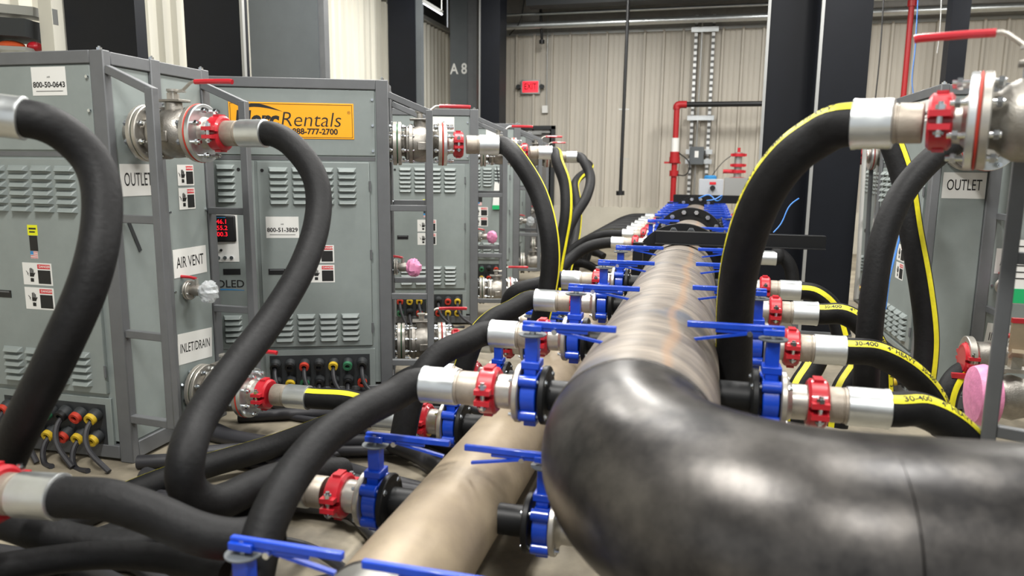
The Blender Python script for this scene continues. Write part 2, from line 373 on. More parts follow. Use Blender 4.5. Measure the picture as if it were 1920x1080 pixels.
# red standpipe
t = thing('fire_standpipe', 'red fire pipe rising on the back wall with a black run to the right', 'pipe')
a, b, c_ = wp(1262, 385, 16.2), wp(1269, 205, 16.2), wp(1280, 196, 16.2)
a.x = b.x
MB().cyl(a-Vector((0, 0, .9)), b, .06).build('riser', 'red_pipe', t)
MB().tube(spline([b, b+Vector((.0, 0, .08)), Vector((b.x+.06, b.y, c_.z)), Vector((b.x+.2, b.y, c_.z))], .02), .075, 14).build('elbow', 'red_pipe', t)
MB().cyl((b.x+.15, b.y, c_.z), (b.x+3.6, b.y, c_.z), .055).build('cross_pipe', 'black', t)
for yy, rr in ((290, .1), (300, .11), (325, .095)):
    q = wp(1265, yy, 16.2); q.x = b.x; MB().cyl(q-Vector((0, 0, .06)), q+Vector((0, 0, .06)), rr).build('fitting', 'red_pipe', t)
q = wp(1265, 305, 16.2); MB().beam(q-Vector((.22, 0, 0)), q+Vector((.12, 0, 0)), .04).build('wheel_handle', 'red_pipe', t)
MB().tube(spline([q+Vector((.08, -.05, .2)), q+Vector((.3, -.05, 0)), q+Vector((.25, -.05, -.25)), q+Vector((.05, -.05, -.25))]), .012, 6).build('bleed_tube', 'black', t)
q = wp(1266, 275, 16.1); MB().cyl((b.x, b.y, q.z-.18), (b.x, b.y, q.z+.18), .08).build('tag_sleeve', 'white', t)
# strut ladder
t = thing('strut_ladder', 'tall pale perforated strut ladder bolted to the back wall behind the header', 'strut frame')
xa, xb = wp(1299, 200).x, wp(1331, 200).x
for x in (xa, xb):
    z0, z1 = .75, wz(1310, 30)
    MB().bb((x-.032, YW-.13, z0), (x+.032, YW-.06, z1)).build('strut', 'strut', t)
for yy in (58, 222, 285, 303): MB().bb((xa-.1, YW-.18, wz(1310, yy)-.05), (xb+.1, YW-.11, wz(1310, yy)+.05)).build('cross_bracket', 'galv', t)
MB().cyl(((xa+xb)/2-.06, YW-.15, .8), ((xa+xb)/2-.06, YW-.15, z1), .02).build('conduit', 'silver_edge', t)
c = wp(1306, 292, YW-.25); t = thing('disconnect_switch', 'dark grey disconnect switch box mounted on the pale strut ladder', 'switch box', c)
MB().box((0, 0, 0), (.3, .12, .38)).build('housing', 'column_gray', t, .01); MB().box((0, -.065, .03), (.08, .01, .14)).build('label_plate', 'white', t); MB().box((.17, -.02, .05), (.03, .04, .12)).build('lever', 'black', t)
# control box far end
c = wp(1333, 352, 15.2); t = thing('control_box', 'light grey control box with a black rotary knob beyond the end of the header', 'control box', c)
MB().box((0, 0, 0), (.46, .25, .34)).build('housing', 'box_gray', t, .01)
MB().cyl((.03, -.125, 0), (.03, -.18, 0), .05).build('knob', 'black', t); MB().box((.03, -.13, .09), (.12, .008, .05)).build('warning_sticker', 'danger_red', t)
MB().lathe([(0, .12), (.05, .12), (.07, .09)], (-.02, 0, .17), (0, 0, 1)).build('dome', 'logo_blue', t)
MB().bb((.25, -.1, -.2), (.75, .2, .2)).build('side_cabinet', 'silver_edge', t)
MB().bb((-.2, -.08, -2.2+c.z*0), (.2, .08, -.17)).build('stand', 'column_gray', t)
c = wp(1384, 310, 15.4); t = thing('red_manifold', 'stack of small red grooved fittings standing above the grey control box', 'fitting', c)
MB().cyl((0, 0, -.6), (0, 0, .25), .07).build('pipe', 'silver_edge', t)
for z in (.2, .0, -.12, -.26): MB().cyl((0, 0, z-.03), (0, 0, z+.03), .12).box((0, 0, z), (.3, .07, .05)).build('clamp', 'red', t)
MB().cyl((-.28, 0, -.12), (0, 0, -.12), .04).build('side_port', 'red', t); MB().cyl((0, 0, .25), (0, 0, .34), .03).build('nipple', 'red', t)
MB().tube(spline([(-.12, 0, .2), (-.3, 0, .05), (-.55, 0, -.3)]), .008, 6).build('sense_line', 'cable', t)
# right side: red pipe, dark post, wires
t = thing('sprinkler_pipe', 'thin red vertical pipe against the back wall at right of the black columns', 'pipe')
MB().cyl(wp(1714, -40, 15.8), wp(1672, 420, 15.8), .05).build('pipe', 'red_pipe', t); MB().cyl(wp(1711, 0, 15.8), wp(1710, 12, 15.8), .08).build('coupling', 'red_pipe', t)
a = wp(1795, 60, 13.5); props(MB().bb((a.x-.13, 13.4, FZ), (a.x+.13, 13.7, 5.7)).build('dark_post', 'column_black'), 'slim black steel post behind the red lever handle at right', 'post')
props(MB().tube(spline([wp(1722, -20, 14), wp(1716, 90, 14), wp(1710, 150, 14), wp(1714, 190, 14), wp(1712, 330, 14)]), .008, 6).build('hanging_wire', 'wire_blue'), 'thin blue wire hanging beside the red sprinkler pipe', 'wire')
props(MB().tube(spline([wp(1766, -20, 14), wp(1762, 60, 14), wp(1757, 100, 14)]), .008, 6).build('hanging_wire', 'silver_edge'), 'thin grey wire hanging left of the slim black post', 'wire')
props(MB().tube(spline([wp(1658, -20, 14.2), wp(1650, 100, 14.2), wp(1640, 200, 14.2), wp(1630, 320, 14.2)]), .012, 6).build('hanging_wire', 'black'), 'thin black wire running down close to the right black column', 'wire')
# ------------------------------------------------------------------ columns
def column(x0, x1, yref, Y, mt, label, dep=.45, edge=None, kind='h', side=None):
    a, b = wp(x0, yref, Y).x, wp(x1, yref, Y).x
    t = thing('steel_column', label, 'column', ((a+b)/2, Y, FZ)); w_ = b-a; h = 5.7-FZ
    M = Matrix.Rotation(R(0), 4, 'Z')
    if kind == 'h':
        MB().bb((-w_/2, 0, 0), (w_/2, .04, h)).build('flange', mt, t); MB().bb((-w_/2, dep-.04, 0), (w_/2, dep, h)).build('flange', mt, t)
        MB().bb((-.03, .04, 0), (.03, dep-.04, h)).build('web', mt, t)
    else: MB().bb((-w_/2, 0, 0), (w_/2, dep, h)).build('shaft', mt, t)
    MB().bb((-w_/2-.05, -.05, 0), (w_/2+.05, dep+.05, .03)).build('base_plate', 'frame', t)
    if side: MB().bb((w_/2, .02, 0), (w_/2+side[0], dep, h)).build('side_flange', side[1], t)
    if edge:
        for e in edge: MB().bb((-w_/2-.03 if e < 0 else w_/2, -.012, 0), (-w_/2 if e < 0 else w_/2+.03, .03, h)).build('edge_strip', 'silver_edge', t)
    return t
column(124, 255, 60, 5.2, 'column_black', 'black column behind the nearest cabinet at far left', .12, kind='b')
column(347, 452, 60, 6.9, 'column_black', 'black column with a pale strip between white siding and wide grey column', .12, [1], kind='b')
column(468, 596, 60, 8.8, 'column_gray', 'wide grey column standing above the orange rental sign', .14, kind='b', side=(.08, 'frame'))
column(728, 779, 100, 12.6, 'column_black', 'black column right of the white siding behind the second cabinet', .14, kind='b', side=(.1, 'column_gray'))
t = column(844, 876, 120, 15.2, 'column_gray', 'grey column painted with A 8', .5, kind='b', side=(.2, 'frame'))
M = (Matrix.Translation((0, -.004, wz(858, 130, 15.2)-FZ)) @ FRONT)
vs, fs = text_verts('A 8', .30, 'CENTER', .006, 0, .85); MB().add(vs, fs, M).build('lettering', 'white', t, flat=True)
column(901, 937, 100, 14.6, 'column_black', 'black column just right of the grey column marked A 8', .5, [-1], kind='b')
column(1434, 1530, 200, 9.0, 'column_black', 'left black column of the pair beyond the big arched hose', .5, [-1, 1], kind='b')
column(1533, 1622, 200, 8.4, 'column_black', 'right and wider black column of the pair beyond the arched hose', .6, [-1], kind='b')
# shelf top left
t = thing('storage_rack', 'steel storage rack with silver beams behind the nearest cabinet top left', 'rack')
a = px(0, 40, 6.2)
q0, q1 = px(-80, 12, 6.2), px(84, 28, 6.2); MB().beam(q0, q1, .3, .07).build('shelf_beam', 'silver_edge', t)
q0, q1 = px(-80, 52, 6.2), px(84, 62, 6.2); MB().beam(q0, q1, .5, .14).build('lower_shelf', 'dark_panel', t)
q = px(104, 60, 6.1); MB().bb((q.x-.05, q.y-.1, FZ), (q.x+.08, q.y+.1, q.z+1)).build('upright', 'white_siding', t)
MB().box(px(101, 32, 6.0), (.03, .05, .12)).build('latch', 'silver_edge', t)
q = px(-90, 60, 6.3); MB().bb((q.x-.05, q.y-.1, FZ), (q.x+.08, q.y+.1, q.z+1)).build('upright', 'white_siding', t)
q = px(30, 96, 6.2); MB().beam(px(-80, 92, 6.2), px(84, 100, 6.2), .5, .03).build('bottom_shelf', 'silver_edge', t)
q = px(66, 88, 6.1); props(MB().sphere(q, .06, (1, 1, .7)).build('red_bottle', 'dip_red'), 'small red bottle cap seen on the rack above the nearest cabinet', 'cap')
q = px(20, 87, 6.1); props(MB().sphere(q, .09, (1.4, 1, .5)).build('orange_bundle', 'conn_orange'), 'small orange bundle on the rack at the far left', 'bundle')
# ------------------------------------------------------------------ reusable small hardware
def bolt_mb(L=.09, r=.013, ax=(1, 0, 0)):
    ax = Vector(ax); mb = MB()
    mb.lathe([(-L/2, r*.55), (L/2, r*.55)], (0, 0, 0), ax, 10)
    mb.lathe([(-L/2+.006, r*.9), (-L/2+.008, r), (-L/2+.022, r)], (0, 0, 0), ax, 6); mb.lathe([(L/2-.03, r), (L/2-.014, r)], (0, 0, 0), ax, 6)
    return mb
BM = {}
def bolts(parent, cx, R_, n, L, r=.013, mt='zinc', cy=0, cz=0, ph=.5, name='bolt'):
    key = (L, r, mt)
    if key not in BM:
        o = bolt_mb(L, r).build(name, mt, parent); BM[key] = o.data; o.location = (cx, cy+R_*math.cos(2*math.pi*ph/n), cz+R_*math.sin(2*math.pi*ph/n)); st = 1
    else: st = 0
    for k in range(st, n):
        o = bpy.data.objects.new(name, BM[key]); C.objects.link(o); o.parent = parent
        a = 2*math.pi*(k+ph)/n; o.location = (cx, cy+R_*math.cos(a), cz+R_*math.sin(a))
def disc(parent, x0, x1, r, mt, name='flange', cy=0, cz=0, n=40, b=.004):
    return MB().lathe([(x0, r-b), (x0+b, r), (x1-b, r), (x1, r-b)], (0, cy, cz), (1, 0, 0), n).build(name, mt, parent)
# flanged ball valve: axis +x from wall, local origin on the wall at axis height
def ball_valve(label, loc, rz, ext=0., wrap=None, group=None, fr=.16, red=True, far=False):
    t = thing('ball_valve', label, 'valve', loc, rz, group)
    e = ext; n = 24 if far else 40
    MB().lathe([(-.0, .085), (.03, .085), (e+.04, .075), (e+.06, .075)], n=n).build('stub_pipe', 'cast_steel', t)
    disc(t, e+.035, e+.065, fr, 'steel', 'flange', n=n); disc(t, e+.065, e+.072, fr-.012, 'gasket_green', 'gasket', n=n); disc(t, e+.072, e+.098, fr, 'steel', 'flange', n=n)
    MB().lathe([(e+.098, .09), (e+.12, .095), (e+.135, .125), (e+.15, .13), (e+.155, .145), (e+.18, .145), (e+.185, .128), (e+.24, .138), (e+.30, .132), (e+.33, .115), (e+.35, .095), (e+.375, .09)], n=n).build('body', 'cast_steel', t)
    disc(t, e+.37, e+.40, fr, 'steel', 'flange', n=n); disc(t, e+.40, e+.407, fr+.003, 'gasket_red', 'gasket', n=n); disc(t, e+.407, e+.435, fr, 'galv', 'flange', n=n)
    MB().lathe([(e+.435, .09), (e+.45, .075), (e+.50, .069)], n=n).build('hub', 'steel', t)
    if not far:
        bolts(t, e+.068, fr-.028, 8, .13, .017); bolts(t, e+.412, fr-.028, 8, .15, .017)
        bolts(t, e+.168, .135, 8, .05, .011)
        MB().box((e+.25, -.13, -.02), (.07, .02, .06)).build('cast_plate', 'cast_steel', t, .006)
    MB().lathe([(0, .05), (.05, .045)], (e+.235, 0, .12), (0, 0, 1), 16).box((e+.235, 0, .178), (.15, .10, .014)).build('mounting_pad', 'cast_steel', t, .003)
    MB().lathe([(0, .022), (.05, .022), (.05, .035), (.062, .035)], (e+.235, 0, .18), (0, 0, 1), 14).box((e+.235, .03, .20), (.02, .02, .04)).box((e+.235, -.03, .20), (.02, .02, .04)).box((e+.26, 0, .228), (.10, .03, .008)).build('stem', 'steel', t)
    h = MB().tube([Vector((e+.27, 0, .23)), Vector((e+.30, 0, .235)), Vector((e+.35, 0, .275)), Vector((e+.365, 0, .28)), Vector((e+.40, 0, .28))], .009, 8).build('handle', 'steel', t)
    MB().tube([Vector((e+.38, 0, .28)), Vector((e+.46, 0, .281)), Vector((e+.60, 0, .279)), Vector((e+.615, 0, .276))], .014, 10).build('red_grip', 'dip_red', h)
    return t
def coupling_mb():
    mb = MB(); mb.lathe([(-.036, .066), (-.034, .078), (-.022, .084), (.022, .084), (.034, .078), (.036, .066)], n=32)
    return mb
def coupling_at(label, loc, rz, tilt=0, group=None, proto=[None]):
    if proto[0] is None:
        t = thing('pipe_coupling', label, 'pipe clamp', loc, rz, group); proto[0] = t
        for s in (-1, 1):
            hb = MB()
            n = 20; vs = []; fs = []
            prof = [(-.038, .070), (-.038, .084), (-.028, .096), (.028, .096), (.038, .084), (.038, .070)]
            for i, (x, r) in enumerate(prof):
                for k in range(n+1):
                    a = math.pi*k/n*.94+.1; vs.append((x, r*math.cos(a)*1.0, s*r*math.sin(a)))
            for i in range(len(prof)-1):
                for k in range(n): fs.append((i*(n+1)+k, i*(n+1)+k+1, (i+1)*(n+1)+k+1, (i+1)*(n+1)+k))
            hb.add(vs, fs)
            for sy in (-1, 1): hb.box((0, sy*.103, s*.022), (.064, .040, .02))
            hb.box((0, 0, s*.097), (.036, .06, .010))
            hb.build('half_shell', 'red', t)
        for sy in (-1, 1):
            MB().cyl((0, sy*.108, -.055), (0, sy*.108, .06), .009, 10).lathe([(0, .016), (.016, .016)], (0, sy*.108, .034), (0, 0, 1), 6).lathe([(0, .016), (.01, .018)], (0, sy*.108, -.048), (0, 0, 1), 8).build('bolt', 'zinc', t)
        MB().cyl((-.0375, 0, 0), (.0375, 0, 0), .0735, 28).build('gasket', 'dip_red', t)
        return t
    return dup(proto[0], None, loc, rz, label, group)
# hose assembly between two world points; first end carries nipple + ferrule
HOSE_TXT = '30-400    4" HEAVY    '
def hose(label, pts, stripe=None, ferr=True, r=.0675, start_dir=None, end_ferr=False, txt=False, nip=.09, fl=.155, group=None, n=24, cat='hose', lead=0):
    P = [Vector(p) for p in pts]
    t = thing('hose', label, cat, (0, 0, 0), 0, group)
    d = (start_dir or (P[1]-P[0])).normalized() if start_dir is None else Vector(start_dir).normalized()
    path = spline([P[0]-d*.0, P[0]+d*.06]+P[1:] if start_dir is not None else P, .025)
    tube = MB().tube(path, r, n).build('hose_tube', 'hose', t)
    if ferr:
        M_ = P[0]+d*.02
        MB().lathe([(0, r+.004), (.003, r+.010), (.012, r+.010), (.02, r+.008), (fl-.012, r+.008), (fl-.004, r+.007), (fl, r-.002)], M_, -d, 48).build('ferrule', 'galv', t)
        MB().lathe([(fl-.01, .0695), (fl+.008, .0695), (fl+.010, .066), (fl+.014, .066), (fl+.016, .0695), (fl+nip, .0695), (fl+nip+.004, .067)], M_, -d, 36).build('nipple', 'pipe_steel', t)
    if end_ferr:
        e = (path[-1]-path[-4]).normalized()
        MB().lathe([(0, r+.008), (.004, r+.012), (.16, r+.012), (.165, r)], path[-1]-e*.02, e, 32).build('ferrule', 'galv', t)
    if stripe is not None:
        fr = frames(path); vs = []; fs = []; hw = .019/r; m_ = 5
        for p, tt, u, v in fr:
            for k in range(m_):
                a = R(stripe)+hw*(k/(m_-1)*2-1); vs.append(p+(u*math.cos(a)+v*math.sin(a))*(r+.0012))
        for i in range(len(fr)-1):
            for k in range(m_-1): fs.append((i*m_+k, i*m_+k+1, (i+1)*m_+k+1, (i+1)*m_+k))
        st = MB().add(vs, fs).build('yellow_stripe', 'yellow', t)
        if txt:
            vs, fs = text_verts((HOSE_TXT*9), .034, 'LEFT', .0006); L = len(path); seg = [0]
            for i in range(1, L): seg.append(seg[-1]+(path[i]-path[i-1]).length)
            xm = seg[-1]-.05; nv = []; sg = txt
            keep = [f for f in fs if max(vs[i][0] for i in f) < xm-.05]
            for x, y, z in vs:
                s_ = x+.05 if sg > 0 else xm-x
                s_ = min(max(s_, 0), seg[-1]); j = 0
                lo, hi = 0, L-1
                while hi-lo > 1:
                    mi = (lo+hi)//2
                    if seg[mi] <= s_: lo = mi
                    else: hi = mi
                f = (s_-seg[lo])/max(seg[hi]-seg[lo], 1e-9)
                p = fr[lo][0].lerp(fr[hi][0], f); u = fr[lo][2].lerp(fr[hi][2], f).normalized(); v = fr[lo][3].lerp(fr[hi][3], f).normalized()
                a = R(stripe)+sg*y/r*(-1); nv.append(p+(u*math.cos(a)+v*math.sin(a))*(r+.0024))
            MB().add(nv, keep).build('lettering', 'ink', st, flat=True)
    return t
# ------------------------------------------------------------------ chiller-like cabinets
def louvers(F, cols, z0, z1, rows, w, off=.0):
    mb = MB(); h = (z1-z0)/rows
    for cx in cols:
        for k in range(rows):
            zc = z0+h*(k+.5); hh = h*.37; M = on(F, cx, zc, off)
            hw = w/2; i_ = .016; d = .030
            vs = [(-hw, hh, 0), (hw, hh, 0), (-hw, -hh, 0), (hw, -hh, 0), (-hw+i_, hh*.45, d*.55), (hw-i_, hh*.45, d*.55), (-hw+i_, -hh*.75, d), (hw-i_, -hh*.75, d), (-hw+i_, -hh, d*.7), (hw-i_, -hh, d*.7)]
            mb.add(vs, [(0, 4, 5, 1), (4, 6, 7, 5), (0, 2, 6, 4), (1, 5, 7, 3), (6, 8, 9, 7), (2, 8, 6), (3, 7, 9), (2, 3, 9, 8)], M)
    return mb
def danger(F, a0, a1, z0, z1, t, off=.004):
    s = plate(F, a0, a1, z0, z1, off, .0012, 'paper', t, 'danger_sticker'); w_ = a1-a0; h = z1-z0; o = off+.0014
    plate(F, a0+w_*.52, a1-w_*.05, z0+h*.74, z1-h*.06, o, .0008, 'danger_red', s, 'red_band')
    plate(F, a0+w_*.52, a1-w_*.05, z0+h*.07, z0+h*.68, o, .0008, 'ink', s, 'text_block')
    text_on(F, a0+w_*.76, z0+h*.84, o+.001, 'DANGER', h*.15, 'paper', s, 'lettering', .0003)
    # black hand pictogram with lightning
    cx, cz = a0+w_*.30, z0+h*.42; M = on(F, cx, cz, o); k = h
    mb = MB()
    mb.prism([(-.10*k, -.05*k), (.12*k, -.05*k), (.12*k, .12*k), (-.10*k, .12*k)], .0008, M)
    for i in range(4): x = (-.09+.057*i)*k; mb.prism([(x, .1*k), (x+.038*k, .1*k), (x+.038*k, (.30+.05*math.sin(i+.6))*k), (x, (.30+.05*math.sin(i+.6))*k)], .0008, M)
    mb.prism([(.12*k, -.02*k), (.20*k, .12*k), (.17*k, .15*k), (.1*k, .06*k)], .0008, M)
    mb.prism([(-.08*k, -.28*k), (.1*k, -.28*k), (.1*k, -.10*k), (.04*k, -.13*k), (0, -.09*k), (-.04*k, -.13*k), (-.08*k, -.10*k)], .0008, M)
    mb.prism([(-.3*k, .2*k), (-.2*k, .08*k), (-.24*k, .06*k), (-.14*k, -.02*k), (-.2*k, .06*k), (-.16*k, .09*k), (-.28*k, .21*k)], .0008, M)
    mb.build('hand_pictogram', 'ink', s, flat=True)
def paper_label(F, a0, a1, z0, z1, txt, size, t, sx=.8, rot=0, off=.004, bold=.0005):
    s = plate(F, a0, a1, z0, z1, off, .001, 'paper', t, 'paper_label', rot)
    M = on(F, (a0+a1)/2, (z0+z1)/2, off+.0016) @ Matrix.Rotation(R(rot), 4, 'Z'); vs, fs = text_verts(txt, size, 'CENTER', bold, 0, sx)
    MB().add(vs, fs, M).build('lettering', 'ink', s, flat=True)
W, D, HT = 1.5, .91, 2.2
def cabinet(label, loc, rz, number='800-50-0643', herc=False, numpos='top', meter=False, tag=False, detail=True, guards=True, gy=(0.0, .84), front=True, side_danger=True, strap=False):
    t = thing('load_bank_cabinet', label, 'cabinet', (loc[0], loc[1], 0), rz)
    b = FZ
    MB().bb((-W+.03, .02, b+.12), (-.02, D-.03, HT-.05)).build('cabinet_body', 'panel', t)
    for (x, y) in ((-.09, 0), (-W, 0), (-.06, D-.08), (-W, D-.08)):
        MB().bb((x, y, b), (x+(.09 if y == 0 else .06), y+.08 if y else y+.055, HT)).build('corner_post', 'frame', t, .006)
    MB().bb((-.035, .36, b), (0.006, .44, HT)).build('middle_post', 'frame', t, .005)
    for (a, c_) in (((-W+.09, 0), (-.09, .055)), ((-W+.06, D-.05), (-.06, D))): MB().bb((a[0], a[1], HT-.07), (c_[0], c_[1], HT)).build('top_rail', 'frame', t, .005)
    for (a, c_) in (((-.055, .055), (-.0, D-.08)), ((-W, .055), (-W+.055, D-.08))):
        MB().bb((a[0], a[1], HT-.075), (c_[0], c_[1], HT-.005)).build('top_rail', 'frame', t, .005); MB().bb((a[0], a[1], b+.02), (c_[0], c_[1], b+.12)).build('bottom_rail', 'frame', t, .005)
    MB().bb((-W+.09, 0, b+.02), (-.09, .055, b+.1)).build('bottom_rail', 'frame', t, .005)
    for (x, y) in ((-.045, .03), (-.02, .4), (-.03, D-.04)): MB().lathe([(0, .016), (.014, .016)], (x, y, HT), (0, 0, 1), 6).cyl((x, y, HT), (x, y, HT+.022), .007, 8).build('top_bolt', 'zinc', t)
    if guards:
        for gi, y in enumerate(gy):
            yy = max(y, .028)
            g = MB().beam((.0, yy, 2.10), (.3, y, 1.975), .045).beam((.29, y, 1.995), (.29, y, .1), .05)
            g.build('guard_bar', 'frame', t, .004)
            for z in (1.29, .63): MB().beam((.0, yy, z), (.27, y, z), .035, .045).build('guard_rail', 'frame', t, .004)
            MB().beam((-.01, yy, .12), (.31, y, .12), .045).build('guard_foot', 'frame', t, .004)
    if front:
        # top panel, seams, door
        MB().bb((-W+.1, .010, 1.665), (-.1, .022, 2.125)).build('top_panel', 'panel', t, .003)
        if detail:
            for x in (-.115, -W+.115):
                for z in (2.06, 1.7, 1.88): MB().cyl((x, .012, z), (x, -.004, z), .009, 8).build('screw', 'zinc', t)
        MB().bb((-W+.1, .016, 1.63), (-.1, .024, 1.655)).build('seam_strip', 'frame', t)
        lp = MB().bb((-W+.1, .012, .25), (-.955, .022, 1.62)).build('control_panel', 'panel', t, .003)
        dr = MB().bb((-.93, -.004, .262), (-.145, .022, 1.618)).build('door', 'panel', t, .004)
        cols = [-.785, -.625, -.465, -.305]
        louvers(FRONT, cols, 1.31, 1.585, 6, .135, .004).build('louver_panel', 'panel', dr, flat=True)
        louvers(FRONT, cols, .30, .515, 5, .135, .004).build('louver_panel', 'panel', dr, flat=True)
        louvers(FRONT, [-1.31, -1.15], 1.32, 1.60, 6, .13, -.012).build('louver_panel', 'panel', lp, flat=True)
        louvers(FRONT, [-1.31, -1.15], .30, .51, 5, .13, -.012).build('louver_panel', 'panel', lp, flat=True)
        plate(FRONT, -.88, -.76, .805, .848, .004, .003, 'black', dr, 'door_latch'); MB().box((-.82, -.007, .84), (.10, .008, .008)).build('latch_lip', 'frame', dr)
        plate(FRONT, -1.20, -1.08, .805, .848, -.012, .003, 'black', lp, 'door_latch')
        for z in (1.45, .95, .4): MB().cyl((-.142, -.006, z-.035), (-.142, -.006, z+.035), .008, 8).build('hinge', 'frame', t)
        MB().lathe([(0, .012), (.004, .012)], (-.895, -.004, 1.555), (0, -1, 0), 12).build('door_plug', 'black', dr)
        MB().lathe([(0, .012), (.004, .012)], (-1.06, .012, 1.56), (0, -1, 0), 12).build('door_plug', 'black', lp)
        danger(FRONT, -.66 if not meter else -.60, -.455 if not meter else -.41, .89, 1.02, dr); danger(FRONT, -.66 if not meter else -.60, -.455 if not meter else -.41, .745, .875, dr)
        if not meter:
            s = plate(FRONT, -.60, -.53, 1.18, 1.24, .004, .001, 'sticker_yellow', dr, 'warning_sticker'); plate(FRONT, -.59, -.54, 1.214, 1.224, .0052, .0006, 'ink', s, 'printed_line'); plate(FRONT, -.588, -.548, 1.196, 1.204, .0052, .0006, 'ink', s, 'printed_line')
            s = plate(FRONT, -.593, -.537, 1.09, 1.178, .004, .001, 'ink', dr, 'notice_sticker')
            s = plate(FRONT, -.593, -.543, 1.045, 1.088, .004, .001, 'paper', dr, 'flag_sticker')
            for k in range(4): plate(FRONT, -.593, -.543, 1.048+.011*k, 1.052+.011*k, .0052, .0006, 'danger_red', s, 'stripe')
            plate(FRONT, -.593, -.572, 1.068, 1.088, .0056, .0006, 'logo_blue', s, 'canton')
        a, z = ((-.372, 2.04) if numpos == 'top' else (-.77, 1.15))
        s = plate(FRONT, a-.115, a+.115, z-.077, z+.077, .004 if numpos != 'top' else -.009, .001, 'paper', t, 'number_label')
        o = .0062 if numpos != 'top' else -.0068
        number and text_on(FRONT, a, z+.0-.02, o, number, .042, 'ink', s, bold=.001); number and text_on(FRONT, a, z+.022, o, 'AIR', .014, 'ink', s); plate(FRONT, a-.09, a+.09, z-.055, z-.052, o-.001, .0008, 'ink', s, 'rule')
        if herc:
            s = MB().box((0, 0, .002), (.86, .25, .004), on(FRONT, -.677, 1.905, -.009)).build('rental_sign', 'orange', t, .002)
            o = -.0035
            bd = MB(); M = on(FRONT, -.677, 1.905, o-.001)
            for (x0, x1, y0, y1) in ((-.42, .42, .112, .115), (-.42, .42, -.115, -.112), (-.42, -.417, -.115, .115), (.417, .42, -.115, .115)): bd.prism([(x0, y0), (x1, y0), (x1, y1), (x0, y1)], .0006, M)
            bd.build('border_line', 'ink', s, flat=True)
            def ital(txt, x, y, size, bold, mt, sx=1, shear=.2, nm='lettering'):
                vs, fs = text_verts(txt, size, 'LEFT', bold, 0, sx)
                vs = [(x+v[0]+shear*v[1], y+v[1], 0) for v in vs]; MB().add(vs, fs, M).build(nm, mt, s, flat=True)
            ital('Herc', -.385, .005, .145, .0065, 'ink', 1.0, .12); ital('Rentals', -.078, .005, .145, -.001, 'ink', 1.0, .18); ital('888-777-2700', 0.0, -.075, .056, .0018, 'ink', 1.0, 0); ital('\u00ae', .385, .06, .03, 0, 'ink', 1, 0)
            top = [(-.36+.30*k/14, .062+.052*math.sin(math.pi*(k/14)**.7)*1.0-.0*k) for k in range(15)]; bot = [(-.36+.30*k/14, .062+.052*math.sin(math.pi*(k/14)**.7)*.55) for k in range(14, -1, -1)]
            MB().prism([(x, y-(.03 if False else 0)) for x, y in top+bot[1:-1]], .0006, M).build('swoosh', 'ink', s, flat=True)
        if meter:
            f = plate(FRONT, -1.29, -1.085, .90, 1.25, -.012, .003, 'white', lp, 'meter_plate')
            g = plate(FRONT, -1.28, -1.095, 1.045, 1.235, -.009, .02, 'black', f, 'digital_meter', bevel=.012)
            mo = .012
            for s_, z in (('46.1', 1.19), ('55.2', 1.145), ('00.3', 1.10)): text_on(FRONT, -1.187, z, mo, s_, .044, 'led_red', f, 'led_digits', .0)
            plate(FRONT, -1.22, -1.16, 1.218, 1.224, mo, .0005, 'logo_blue', f, 'meter_mark')
            for x in (-1.27, -1.225, -1.18, -1.135): MB().cyl((x, .012, .93), (x, -.006, .93), .013, 12).build('push_button', 'zinc', f)
            MB().cyl((-1.205, .012, .985), (-1.205, -.004, .985), .009, 10).build('push_button', 'black', f)
            text_on(FRONT, -1.215, .735, -.0105, 'COOLED', .078, 'ink', lp, 'lettering', .0008, 1.0)
            mb = MB(); M = on(FRONT, -1.22, .69, -.0115); mb.prism([(-.14+.3*k/10, .012*math.sin(k/10*3.1)) for k in range(11)]+[(-.14+.3*k/10, .012*math.sin(k/10*3.1)*.4-.003) for k in range(10, -1, -1)], .0006, M); mb.build('swoosh', 'logo_blue', lp, flat=True)
        # connector bay
        bay = MB().bb((-.93, .004, -.12), (-.13, .024, .235)).build('connector_bay', 'panel', t, .003)
        plate(FRONT, -.90, -.17, -.09, .195, -.006, .003, 'dark_panel', bay, 'socket_panel')
        cols_ = ['black', 'black', 'gasket_red', 'black', 'conn_yellow', 'conn_green', 'black'] if meter else ['gasket_red', 'conn_yellow', 'conn_yellow', 'conn_green', 'black', 'gasket_red', 'conn_yellow']
        for r_ in range(2):
            for k in range(7):
                x = -.855+.105*k; z = .14-.13*r_
                s = MB().lathe([(0, .04), (.02, .04), (.05, .032)], (x, -.003, z), (0, -1, -.35), 16).build('power_socket', 'dark_panel', bay)
                MB().lathe([(.045, .036), (.07, .034), (.07, .018), (.055, .016)], (x, -.003, z), (0, -1, -.35), 16, caps=False).build('socket_ring', cols_[(k+3*r_) % 7], s)
                if detail and (k+r_) % 2 == 0:
                    c0 = Vector((x, -.03, z-.02)); MB().tube(spline([c0, c0+Vector((0, -.06, -.04)), c0+Vector((.03, -.10, -.14)), c0+Vector((.08+.02*k, -.13-.02*r_, FZ+.015-z+.02))]), .016, 8).build('power_cable', 'cable', t)
    # side panel
    MB().bb((-.03, .06, b+.13), (-.012, .355, HT-.08)).build('side_panel', 'panel', t, .002); MB().bb((-.03, .445, b+.13), (-.012, D-.085, HT-.08)).build('side_panel', 'panel', t, .002)
    o = -.011
    paper_label(SIDE, .075, .352, 1.41, 1.592, 'OUTLET', .108, t, .56, 0, o)
    paper_label(SIDE, .465, .79, .885, 1.065, 'AIR VENT', .100, t, .62, 0, o)
    paper_label(SIDE, .455, .80, .315, .515, 'INLET/DRAIN', .085, t, .60, -4, o)
    if side_danger: danger(SIDE, .555, .71, 1.46, 1.59, t, o); danger(SIDE, .555, .71, 1.31, 1.445, t, o)
